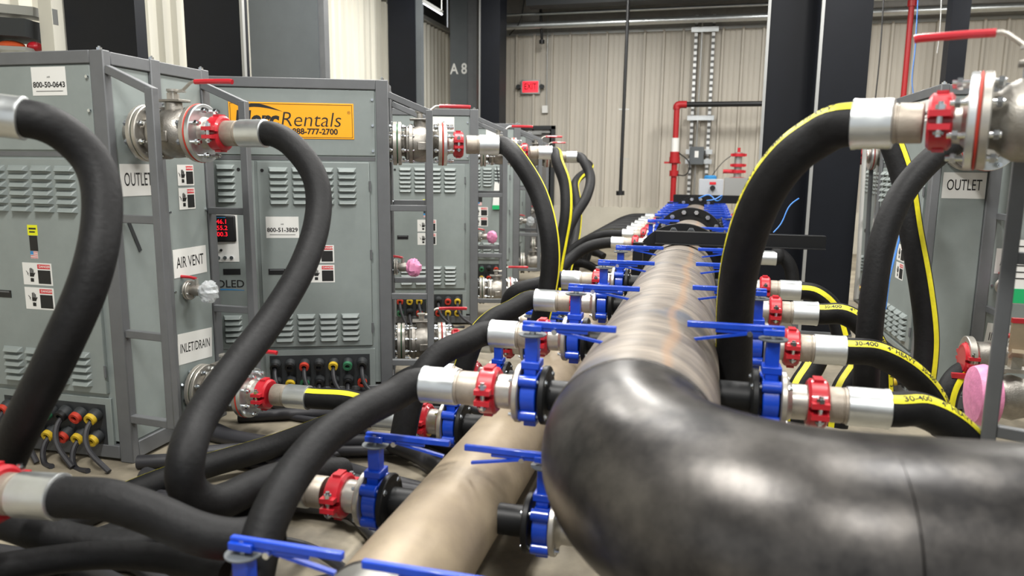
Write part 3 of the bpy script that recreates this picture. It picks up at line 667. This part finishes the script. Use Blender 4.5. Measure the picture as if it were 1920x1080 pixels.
    if strap: plate(SIDE, .14, .165, 1.08, 1.27, o, .003, 'dark_panel', t, 'strap', 24)
    if detail:
        for y in (.45, .82):
            for z in (1.95, 1.3, .8, .2): MB().cyl((-.012, y+(.01 if y < .5 else -.005), z), (0, y+(.01 if y < .5 else -.005), z), .008, 8).build('screw', 'zinc', t)
    if tag:
        s = plate(SIDE, .86, .865, 1, 1.01, 0, .001, 'paper', t, 'tag_tie')
    return t
def W2(loc, rz, l):
    r = R(rz); return Vector((loc[0]+l[0]*math.cos(r)-l[1]*math.sin(r), loc[1]+l[0]*math.sin(r)+l[1]*math.cos(r), l[2]))
def small_vent(label, loc, rz, wrap, lever=True):
    t = thing('vent_valve', label, 'valve', loc, rz)
    MB().lathe([(-.02, .025), (.03, .025)], n=16).build('stub_pipe', 'cast_steel', t)
    disc(t, .02, .034, .062, 'steel', 'flange', n=24); disc(t, .038, .05, .062, 'steel', 'flange', n=24)
    for k in range(4):
        a = math.pi/2*k+.4; MB().cyl((.01, .046*math.cos(a), .046*math.sin(a)), (.06, .046*math.cos(a), .046*math.sin(a)), .007, 6).build('bolt', 'zinc', t)
    MB().lathe([(.05, .03), (.07, .036), (.11, .036), (.13, .028)], n=16).build('body', 'cast_steel', t)
    MB().cyl((.09, 0, .03), (.09, 0, .075), .012, 10).build('stem', 'steel', t)
    MB().tube([Vector((.09, 0, .075)), Vector((.05, -.01, .085)), Vector((-.0, -.03, .09))], .010, 8).build('handle', 'dip_red', t)
    wm = MB(); wm.sphere((.175, 0, -.005), .062, (1.0, 1, 1.15), 18, 12, .12); wm.lathe([(.10, .035), (.14, .03), (.16, .05)], n=14, caps=False)
    wm.build('plastic_bag', wrap, t, flat=(wrap == 'plastic_wrap'))
    return t
CAB = [((-3.19, 3.44), 1), ((-2.25, 5.05), 22), ((-2.42, 7.76), 18), ((-2.62, 10.4), 14), ((-3.05, 12.9), 12)]
names = ['nearest grey cabinet at left showing OUTLET and AIR VENT labels on its side', 'grey cabinet with the orange rental sign and red digital meter', 'grey cabinet directly right of the orange-signed one, door danger stickers behind guard bars', 'fourth grey cabinet along the left row with green-edged tag', 'farthest grey cabinet of the left row near the door']
cabinet(names[0], *CAB[0], strap=True)
cabinet(names[1], *CAB[1], number='800-51-3829', herc=True, numpos='door', meter=True)
cabinet(names[2], *CAB[2], number='800-50-0641', herc=False)
cabinet(names[3], *CAB[3], detail=False, number='')
cabinet(names[4], *CAB[4], detail=False, number='')
RC = [((1.53, 5.9), -88), ((1.98, 9.3), -90)]
cabinet('grey cabinet at right showing a large OUTLET label beside the yellow-striped hose', *RC[0], gy=(.45,), side_danger=False)
cabinet('grey cabinet farther back on the right beyond the black columns', *RC[1], detail=False, number='')
R0 = ((1.358, 2.995), 163.5)
cabinet('grey cabinet at right edge whose guard bar crosses the view', *R0, gy=(0.0,), detail=False, number='')
ORD = ['first', 'second', 'third', 'fourth', 'fifth', 'sixth', 'seventh', 'eighth', 'ninth', 'tenth', 'eleventh', 'twelfth']
where = ['on the side of the nearest left cabinet', 'on the cabinet with the orange sign', 'on the third cabinet of the left row', 'on the fourth cabinet of the left row', 'on the farthest cabinet of the left row']
AX = []
for i, (c, r) in enumerate(CAB):
    far = i > 2; z = 1.765-.004*i
    p = W2(c, r, (-.012, .2, z)); e0 = .045 if i == 0 else 0; ball_valve('stainless outlet valve with red lever '+where[i], p, r, ext=e0, far=far)
    q = W2(c, r, (.51+e0, .2, z)); coupling_at('red clamp coupling on the outlet valve '+where[i], q, r)
    AX.append((W2(c, r, (.80+e0*.4, .2, z)), Vector((math.cos(R(r)), math.sin(R(r)), 0))))
    p = W2(c, r, (-.012, .60, .14)); ball_valve('stainless inlet valve low down '+where[i], p, r, far=far)
    q = W2(c, r, (.51, .60, .14)); coupling_at('red clamp coupling on the low inlet valve '+where[i], q, r)
    AX.append((W2(c, r, (.80, .60, .14)), Vector((math.cos(R(r)), math.sin(R(r)), 0))))
    p = W2(c, r, (-.012, .56 if i == 0 else .4, .80)); small_vent('small vent valve wrapped in '+('clear plastic' if i in (0, 3, 4) else 'pink plastic')+' '+where[i], p, r, 'plastic_wrap' if i in (0, 3, 4) else 'pink')
def H(o, k=None): return AX[o]
# outlet hoses of the left row
p, d = AX[0]; hose('black hose looping down from the nearest left cabinet outlet', [p, px(548, 272, 4.0), px(590, 330, 3.95), px(597, 400, 3.85), px(572, 490, 3.65), px(515, 590, 3.4), px(440, 690, 3.1), px(375, 785, 2.85), px(347, 865, 2.68), px(352, 920, 2.7), px(400, 945, 2.78), px(470, 915, 2.95), px(550, 890, 3.2), px(640, 885, 3.5)], start_dir=d)
p, d = AX[2]; hose('black hose curving down from the orange-signed cabinet outlet', [p, px(972, 300, 5.45), px(1008, 360, 5.35), px(1028, 430, 5.25), px(1032, 500, 5.25), px(1020, 570, 5.3), px(1000, 650, 5.3)], stripe=-28, start_dir=d)
p, d = AX[4]; hose('black hose with a yellow stripe dropping from the third left cabinet', [p, px(1046, 305, 8.1), px(1060, 345, 8.0), px(1062, 400, 7.9), px(1054, 450, 7.9), px(1045, 500, 7.9), px(1040, 560, 7.9)], stripe=-12, start_dir=d)
p, d = AX[6]; hose('thin-looking black hose bulging right in front of the back wall door', [p, px(1096, 305, 10.5), px(1107, 332, 10.3), px(1100, 368, 10), px(1078, 405, 9.8), px(1062, 440, 9.7), px(1052, 490, 9.6), px(1050, 540, 9.5)], start_dir=d)
p, d = AX[8]; hose('yellow-striped black hose hanging from the farthest left cabinet', [p, p+d*.25+Vector((0, 0, -.12)), px(1078, 345, 11.8), px(1083, 390, 11.4), px(1080, 440, 11), px(1070, 480, 10.6), px(1060, 520, 10.2)], stripe=-20, start_dir=d)
# inlet hoses low
p, d = AX[1]; hose('black hose with a yellow stripe from the nearest left cabinet inlet', [p, p+d*.35+Vector((0, 0, 0)), p+d*.8+Vector((0, -.1, -.1)), p+d*1.2+Vector((0, -.3, -.14))], stripe=30, start_dir=d)
for k, (i, wh) in enumerate(((3, 'orange-signed cabinet inlet'), (5, 'third left cabinet inlet'), (7, 'fourth left cabinet inlet'), (9, 'farthest left cabinet inlet'))):
    p, d = AX[i]; hose('short black hose bending to the floor from the '+wh, [p, p+d*.2, p+d*.4+Vector((0, -.05, -.08)), p+d*.6+Vector((0, -.2, -.16))], start_dir=d)
# ------------------------------------------------------------------ main header
HX, HZ, HR = -.20, .70, .287
YS, ER = 2.36, .57
t = thing('main_header', 'large rusty steel header pipe with a dark elbow turning right in the foreground', 'pipe', (0, 0, 0))
MB().lathe([(0, HR), (14.5-YS, HR)], (HX, YS, HZ), (0, 1, 0), 64).build('header_pipe', 'header', t)
ec = Vector((HX+ER, YS, HZ)); TA = R(96); arc = [ec+Vector((math.cos(a), math.sin(a), 0))*ER for a in [math.pi+TA*k/44 for k in range(45)]]
MB().tube(arc, HR+.001, 64).build('elbow', 'elbow', t)
cdir = Vector((math.sin(TA), -math.cos(TA), 0)); cst = arc[-1]
MB().lathe([(0, HR), (.70, HR), (.70, HR+.1), (.73, HR+.1)], cst, cdir, 64).build('crossing_pipe', 'elbow', t)
for (p, a) in ((Vector((HX, YS, HZ)), (0, 1, 0)), (cst+cdir*.36, cdir)):
    MB().lathe([(-.010, HR), (-.006, HR+.004), (.006, HR+.004), (.010, HR)], p, a, 96).build('weld_bead', 'weld', t)
MB().lathe([(-.008, HR), (-.004, HR+.004), (.004, HR+.004), (.008, HR)], (HX, 5.75, HZ), (0, 1, 0), 96).build('weld_bead', 'weld', t)
def big_flange(Y):
    for dy in (-.04, .008): MB().lathe([(0, .428), (.034, .428)], (HX, Y+dy, HZ), (0, 1, 0), 64).build('flange', 'black_flange', t)
    MB().lathe([(0, .33), (.06, .308)], (HX, Y-.1, HZ), (0, 1, 0), 48).build('flange_neck', 'black_flange', t)
    mb = bolt_mb(.17, .030, (0, 1, 0)); me = None
    for k in range(16):
        a = 2*math.pi*(k+.5)/16
        if me is None: o = mb.build('flange_bolt', 'zinc', t); me = o.data
        else: o = bpy.data.objects.new('flange_bolt', me); C.objects.link(o); o.parent = t
        o.location = (HX+.378*math.cos(a), Y, HZ+.378*math.sin(a))
for Y in (6.6, 9.35, 13.4): big_flange(Y)
# beam across
bx0, bx1, by = -.40, .90, 6.15
t = thing('support_beam', 'black channel beam lying across the main header toward the black columns', 'beam')
MB().bb((bx0, by, .992), (bx1, by+.02, 1.09)).bb((bx0, by-.04, .989), (bx1, by+.08, .997)).bb((bx0, by, 1.086), (bx1, by+.1, 1.092)).build('channel', 'black_flange', t, .002)
MB().prism([(0, 0), (.0, -.10), (-.10, -.10)], .02, Matrix.Translation((bx0, by+.04, 1.09)) @ Matrix(((1, 0, 0, 0), (0, 0, 1, 0), (0, 1, 0, 0), (0, 0, 0, 1)))).build('gusset', 'black_flange', t)
MB().bb((bx0-.18, by, FZ), (bx0-.10, by+.1, .99)).build('leg', 'black_flange', t)
t = thing('cross_beam', 'black beam crossing behind the far flange of the main header', 'beam')
MB().bb((HX-.4, 13.6, 1.0), (HX+2.4, 13.66, 1.14)).build('channel', 'black_flange', t); MB().bb((HX+2.3, 13.6, FZ), (HX+2.4, 13.7, 1.0)).build('leg', 'black_flange', t)
MB().bb((HX-.5, 13.6, FZ), (HX-.4, 13.7, 1.0)).build('leg', 'black_flange', t)
props(MB().tube(spline([px(1310, 372, 12.8), px(1330, 365, 12.8), px(1345, 378, 12.7), px(1355, 366, 12.6), px(1340, 374, 12.5), px(1325, 376, 12.5)]), .010, 6).build('wire_coil', 'wire_blue'), 'tangle of thin blue wires lying at the far end of the header', 'wire')
# ---- butterfly valve assembly; local +x points away from header, origin at header axis
def butterfly(label, loc, rz, group, proto=[None]):
    if proto[0] is not None: return dup(proto[0], None, loc, rz, label, group)
    t = thing('butterfly_valve', label, 'valve', loc, rz, group); proto[0] = t
    s = .445
    MB().lathe([(.12, .062), (s-.075, .062), (s-.07, .085)], n=24).build('stub_pipe', 'black_flange', t)
    disc(t, s-.07, s-.045, .118, 'black_flange', 'flange', n=32)
    b = MB().lathe([(s-.032, .082), (s-.03, .092), (s+.03, .092), (s+.032, .082)], n=32)
    for k in range(4):
        a = math.pi/4+math.pi/2*k; b.cyl((s-.036, .098*math.cos(a), .098*math.sin(a)), (s+.036, .098*math.cos(a), .098*math.sin(a)), .024, 14)
    b.box((s, 0, .10), (.05, .08, .04)).box((s, 0, -.10), (.05, .07, .05))
    b.build('valve_body', 'blue', t, .003)
    disc(t, s+.036, s+.060, .118, 'steel', 'flange', n=32)
    MB().lathe([(s+.06, .085), (s+.08, .070), (s+.145, .069)], n=28).build('hub', 'steel', t)
    MB().box((s, 0, .175), (.052, .052, .13)).box((s, 0, .125), (.075, .085, .03)).build('stem_neck', 'blue', t, .004)
    MB().lathe([(0, .052), (.003, .056), (.007, .056)], (s, 0, .24), (0, 0, 1), 28).build('notch_plate', 'column_gray', t)
    MB().lathe([(0, .014), (.07, .014)], (s, 0, .22), (0, 0, 1), 12).lathe([(0, .018), (.016, .018)], (s+.02, 0, .262), (0, 0, 1), 6).build('stem', 'zinc', t)
    h = MB().box((s-.145, 0, .285), (.37, .022, .025)).box((s-.0, 0, .272), (.08, .045, .026)); h.box((s-.12, 0, .272), (.20, .012, .03))
    h = h.build('handle', 'blue', t, .004)
    MB().beam((s-.09, -.005, .262), (s-.30, -.005, .225), .016, .010).build('squeeze_lever', 'blue', h)
    MB().cyl((s-.09, -.025, .262), (s-.09, .025, .262), .011, 10).build('pivot_pin', 'zinc', h)
    for k in range(4):
        a = math.pi/4+math.pi/2*k; o = bolt_mb(.155, .015).build('bolt', 'zinc', t); o.location = (s, .098*math.cos(a), .098*math.sin(a))
    return t
LY = [2.80, 3.80, 4.88, 5.86, 9.0, 10.2, 10.8, 11.4, 12.0, 12.6, 13.1, 14.0]
RY = [3.0, 3.95, 4.95, 5.88, 8.0, 10.2, 10.8, 11.4, 12.0, 12.6, 13.1, 14.0]
LP, RP = [], []
for side, ys, lst in (('left', LY, LP), ('right', RY, RP)):
    sg = -1 if side == 'left' else 1; rz = 180 if side == 'left' else 0
    for i, y in enumerate(ys):
        wh = '%s from the elbow on the %s of the main header' % (ORD[i], side)
        butterfly('blue butterfly valve, '+wh, (HX+(.03 if sg > 0 else 0), y, HZ), rz, 'blue valves along the main header')
        coupling_at('red clamp coupling, '+wh, (HX+sg*(.65 if sg > 0 else .62), y, HZ), rz, group='red couplings along the main header')
        lst.append((Vector((HX+sg*.89, y, HZ)), Vector((sg, 0, 0))))
LH = {0: [px(735, 744, 3.05), px(677, 773, 2.92), px(604, 825, 2.75), px(546, 895, 2.58), px(509, 962, 2.45), px(485, 1030, 2.38), px(470, 1100, 2.33)],
      1: [px(878, 640, 4.0), px(830, 660, 3.95), px(793, 700, 3.88), px(770, 750, 3.85), px(755, 820, 3.85)],
      2: [px(962, 580, 5.05), px(922, 600, 4.98), px(890, 636, 4.9), px(870, 690, 4.9)],
      3: [px(1008, 536, 5.98), px(972, 545, 5.95), px(954, 566, 6.0), px(960, 610, 6.1)],
      4: [px(1105, 462, 9.0), px(1076, 480, 8.95), px(1050, 508, 8.85), px(1033, 550, 8.8)]}
RH = {0: [px(1712, 764, 2.84), px(1768, 788, 2.86), px(1815, 832, 2.9), px(1850, 900, 3.0)],
      1: [px(1635, 660, 3.72), px(1695, 690, 3.72), px(1742, 738, 3.74), px(1770, 805, 3.8)],
      2: [px(1580, 588, 4.66), px(1622, 616, 4.62), px(1648, 664, 4.6), px(1654, 740, 4.6)],
      3: [px(1527, 548, 5.56), px(1560, 575, 5.52), px(1578, 630, 5.5)],
      4: [px(1455, 472, 7.62), px(1480, 496, 7.6), px(1488, 540, 7.6)]}
for side, lst, hh in (('left', LP, LH), ('right', RP, RH)):
    for i, (p, d) in enumerate(lst):
        q = hh.get(i) or [p+d*.3+Vector((0, 0, -.02)), p+d*.6+Vector((0, -.05, -.16)), p+d*.85+Vector((0, -.1, -.42)), p+d*.95+Vector((0, -.15, -.75))]
        st = {('left', 1): 170, ('left', 2): 20, ('left', 5): 15, ('right', 0): 38, ('right', 1): 42, ('right', 2): 40, ('right', 3): 60}.get((side, i))
        hose('black hose, %s from the elbow on the %s of the main header' % (ORD[i], side), [p]+q, stripe=st, start_dir=d, group='hoses along the main header', txt=(1 if side == 'right' and i in (1, 2, 0) else False), n=24 if i < 5 else 14, nip=.12)
# ------------------------------------------------------------------ lower header
X2, Z2, R2 = -.93, .20, .19
t = thing('lower_header', 'tan steel header pipe lying low left of the main header', 'pipe')
MB().lathe([(0, R2), (11, R2)], (X2, 1.95, Z2), (0, 1, 0), 56).build('header_pipe', 'header_tan', t)
MB().lathe([(0, R2+.001), (1.2, R2+.001)], (X2, .75, Z2), (0, 1, 0), 56).build('end_spool', 'gray_spool', t)
MB().lathe([(-.009, R2), (-.004, R2+.005), (.004, R2+.005), (.009, R2)], (X2, 1.95, Z2), (0, 1, 0), 80).build('weld_bead', 'weld', t)
Y2 = [1.80, 2.72, 3.70, 4.62, 5.55, 6.5, 7.4]
for side in ('left', 'right'):
    sg = -1 if side == 'left' else 1; rz = 180 if side == 'left' else 0
    for i, y in enumerate(Y2):
        if side == 'right' and i > 3: continue
        yy = y if side == 'left' else y-.02
        wh = '%s from the front, %s of the low tan pipe' % (ORD[i], side)
        o = butterfly('blue butterfly valve, '+wh, (X2-sg*.08, yy, Z2), rz, 'blue valves along the low pipe')
        if side == 'right' : continue
        coupling_at('red clamp coupling, '+wh, (X2-sg*.08+sg*.615, yy, Z2), rz, group='red couplings along the low pipe')
        p = Vector((X2-sg*.08+sg*.89, yy, Z2)); d = Vector((sg, 0, 0))
        hose('black hose, '+wh, [p, p+d*.2+Vector((0, -.02, -.04)), p+d*(.6 if i < 3 else .38)+Vector((0, -.12, -.2)), p+d*((.85+.06*i) if i < 3 else .45)+Vector((0, -.5, -.27)), p+d*((.95+.09*i) if i < 3 else .5-.02*i)+Vector((0, -1.1, -.28))], start_dir=d, group='hoses along the low pipe', nip=.07, stripe=20 if i == 2 else None)
# ------------------------------------------------------------------ big near hoses
p = px(35, 221, 2.62); d = (px(60, 224, 2.62)-px(0, 217, 2.60)).normalized()
hose('big black hose sweeping across the front of the nearest left cabinet', [p, px(120, 248, 2.68), px(178, 310, 2.72), px(192, 400, 2.68), px(170, 520, 2.6), px(110, 660, 2.58), px(50, 780, 2.66), px(14, 860, 2.78), px(-20, 950, 2.9)], start_dir=d)
wl = W2(R0[0], R0[1], (-.012, .30, 1.765)); ball_valve('large stainless outlet valve with red lever at the right edge', wl, R0[1], ext=.045)
coupling_at('large red clamp coupling in front of the right edge valve', W2(R0[0], R0[1], (.545, .30, 1.765)), R0[1])
p = W2(R0[0], R0[1], (.80, .30, 1.762)); d0 = Vector((math.cos(R(R0[1])), math.sin(R(R0[1])), 0))
hose('big black hose with yellow lettered stripe arching down beside the main header', [p, px(1548, 247, 2.74), px(1486, 290, 2.82), px(1432, 364, 2.93), px(1396, 462, 3.08), px(1380, 560, 3.25), px(1377, 680, 3.4), px(1380, 800, 3.5)], stripe=-38, start_dir=d0, txt=-1, r=.080, fl=.135, nip=.085)
# R1 hoses (attached to right cabinet, coming forward)
hose('plain black hose slanting down left of the right OUTLET cabinet', [px(1960, 232, 4.35), px(1870, 238, 4.2), px(1800, 262, 4.1), px(1745, 300, 4.05), px(1690, 365, 4.0), px(1655, 450, 3.98), px(1638, 550, 3.98), px(1628, 650, 4.0), px(1622, 760, 4.05)], ferr=False)
hose('black hose with yellow stripe hanging in front of the right OUTLET cabinet edge', [px(1660, 240, 4.5), px(1692, 330, 4.45), px(1708, 430, 4.42), px(1728, 540, 4.4), px(1738, 640, 4.4), px(1728, 740, 4.4)], ferr=False, stripe=20)
r1, rr = RC[0]
p = W2(r1, rr, (-.012, .2, 1.765)); ball_valve('stainless outlet valve on the right cabinet hidden behind the hose', p, rr)
p = W2(r1, rr, (-.012, .53, .80)); small_vent('small vent valve wrapped in pink plastic on the right cabinet', p, rr, 'pink')
t = thing('inlet_valve', 'steel inlet valve with red lever and pink cap low at the right edge', 'valve', px(1895, 745, 3.9))
MB().lathe([(-.1, .1), (0, .12), (.1, .09), (.3, .08), (.5, .08)], n=32).build('body', 'cast_steel', t)
disc(t, -.12, -.08, .15, 'steel', 'flange'); disc(t, .18, .22, .15, 'steel', 'flange')
MB().lathe([(0, .10), (.02, .15), (.07, .165), (.12, .15), (.14, .06)], (-.06, 0, 0), (-1, 0, 0), 28).build('pink_cap', 'pink', t)
MB().box((0, 0, .15), (.12, .08, .02)).box((.0, 0, .2), (.05, .05, .1)).build('stem', 'steel', t)
h = MB().beam((0, 0, .22), (-.02, -.10, .27), .07, .02).box((0, -.02, .33), (.085, .02, .16)).build('handle', 'header_tan', t)
MB().box((0, -.02, .415), (.088, .024, .025)).build('red_grip', 'dip_red', h)
t2 = thing('inlet_valve', 'steel inlet valve with red levers behind the guard bars at right', 'valve', px(1862, 672, 4.6))
MB().lathe([(-.15, .06), (-.1, .1), (.05, .1), (.1, .07), (.3, .07)], n=24).build('body', 'cast_steel', t2); disc(t2, -.16, -.12, .13, 'steel')
MB().tube([Vector((0, 0, .1)), Vector((0, 0, .14)), Vector((.05, -.05, .16)), Vector((.12, -.1, .15))], .016, 8).build('handle', 'dip_red', t2)
MB().beam((-.25, -.1, -.1), (-.02, -.1, -.1), .03).build('lower_lever', 'dip_red', t2)
coupling_at('red clamp coupling behind the guard bars low at right', px(1815, 672, 4.62)+Vector((0, 0, .0)), 0)
hose('short yellow-striped black hose bending down behind the right guard bars', [px(1822, 690, 4.7), px(1795, 705, 4.65), px(1775, 740, 4.6), px(1768, 800, 4.6)], ferr=False, stripe=-60)
t = thing('hanging_tag', 'white printed tag with a green band hanging at the right edge', 'tag', px(1908, 510, 4.6))
MB().box((0, 0, 0), (.17, .004, .40)).build('card', 'paper', t); MB().box((0, -.004, -.15), (.17, .004, .09)).build('green_band', 'green', t)
for k in range(6): MB().box((0, -.0035, .16-.04*k), (.15, .002, .006)).build('printed_line', 'ink', t)
t = thing('hanging_tag', 'white tag with a green band hanging on the fourth left cabinet', 'tag', W2(CAB[3][0], CAB[3][1], (-.30, -.035, 1.20)), 14)
MB().add([(-.09, 0, -.18), (.12, 0, -.18), (.08, 0, .16), (-.06, 0, .18), (-.09, .004, -.18), (.12, .004, -.18), (.08, .004, .16), (-.06, .004, .18)], [(0, 1, 2, 3), (7, 6, 5, 4), (0, 4, 5, 1), (1, 5, 6, 2), (2, 6, 7, 3), (3, 7, 4, 0)]).build('card', 'paper', t)
MB().bb((-.09, -.005, -.21), (.12, .0, -.15)).build('green_band', 'green', t); MB().tube([Vector((0, 0, .16)), Vector((-.03, 0, .4))], .006, 6).build('string', 'cable', t)
# rear right clutter seen between columns and hoses
ball_valve('far stainless valve seen between the black column and the plain hose', px(1706, 293, 8.6), 180, far=True)
coupling_at('far red coupling seen just right of the black column', px(1706, 293, 8.6)-Vector((.51, 0, 0)), 180)
for k, (x, lab) in enumerate(((1612, 'pale conduit closest to the right black column'), (1626, 'dark thin conduit second from the right black column'), (1640, 'grey conduit behind the upper part of the plain hose'))):
    props(MB().cyl(wp(x+10, 270, 9.5+.2*k), wp(x-6, 560, 9.5+.2*k), .025).build('conduit', ['white', 'frame', 'silver_edge'][k]), lab, 'conduit')
props(MB().tube(spline([px(1693, 420, 5.2), px(1678, 480, 5.2), px(1668, 520, 5.2), px(1660, 580, 5.2)]), .007, 6).build('signal_wire', 'wire_blue'), 'thin blue wire dangling between the two right hanging hoses', 'wire')
props(MB().tube(spline([px(1498, 372, 6.5), px(1480, 385, 6.5), px(1465, 420, 6.5), px(1450, 436, 6.5)]), .006, 6).build('signal_wire', 'wire_blue'), 'thin blue wire looping over the black beam', 'wire')
for k, (x, y, dd, lab) in enumerate(((1545, 640, 4.5, 'lower yellow-striped hose under the third right ferrule'), (1628, 640, 4.7, 'lower yellow-striped hose left of the plain hanging hose'))):
    hose(lab, [px(x, y, dd), px(x-22, y+50, dd-.05), px(x-50, y+95, dd-.1), px(x-60, y+160, dd-.1)], ferr=False, stripe=0)
# foreground floor hoses
p = px(104, 931, 2.45); d = (px(140, 935, 2.43)-px(40, 929, 2.46)).normalized()
hose('blurred foreground hose with bright ferrule at lower left', [p, px(200, 936, 2.43), px(290, 965, 2.42), px(370, 1000, 2.4), px(450, 1012, 2.42), px(520, 990, 2.5)], start_dir=d)
a = math.degrees(math.atan2(d.y, d.x)); coupling_at('red clamp coupling at the lower left edge of the view', p-d*.225, a)
hose('black hose lying on the floor under the lower left ferrule', [px(-40, 960, 2.8), px(40, 985, 2.75), px(140, 1018, 2.72), px(240, 1028, 2.72), px(330, 1005, 2.8), px(420, 985, 2.95), px(520, 960, 3.05)], ferr=False)
hose('black hose crossing the bottom left corner of the floor', [px(-60, 1075, 2.5), px(80, 1052, 2.6), px(200, 1040, 2.65), px(330, 1050, 2.6), px(430, 1075, 2.5)], ferr=False, r=.05)
rnd = random.Random(5)
for k in range(16):
    x0, y0 = -3.1+rnd.uniform(-.05, .2), 2.2+.17*k; x1 = -1.16+rnd.uniform(-.05, .05); r_ = rnd.choice((.022, .03, .04, .05))
    pts = [(x0, y0, FZ+r_), (x0+(x1-x0)*.33, y0+rnd.uniform(-.35, .35), FZ+r_+.01), (x0+(x1-x0)*.66, y0+rnd.uniform(-.35, .35), FZ+r_+.03), (x1, y0+rnd.uniform(-.3, .3), FZ+r_)]
    props(MB().tube(spline(pts, .05), r_, 16).build('floor_cable', 'cable'), 'black power cable lying on the floor between the left cabinets and the low tan pipe', 'cable', 'power cables on the floor')
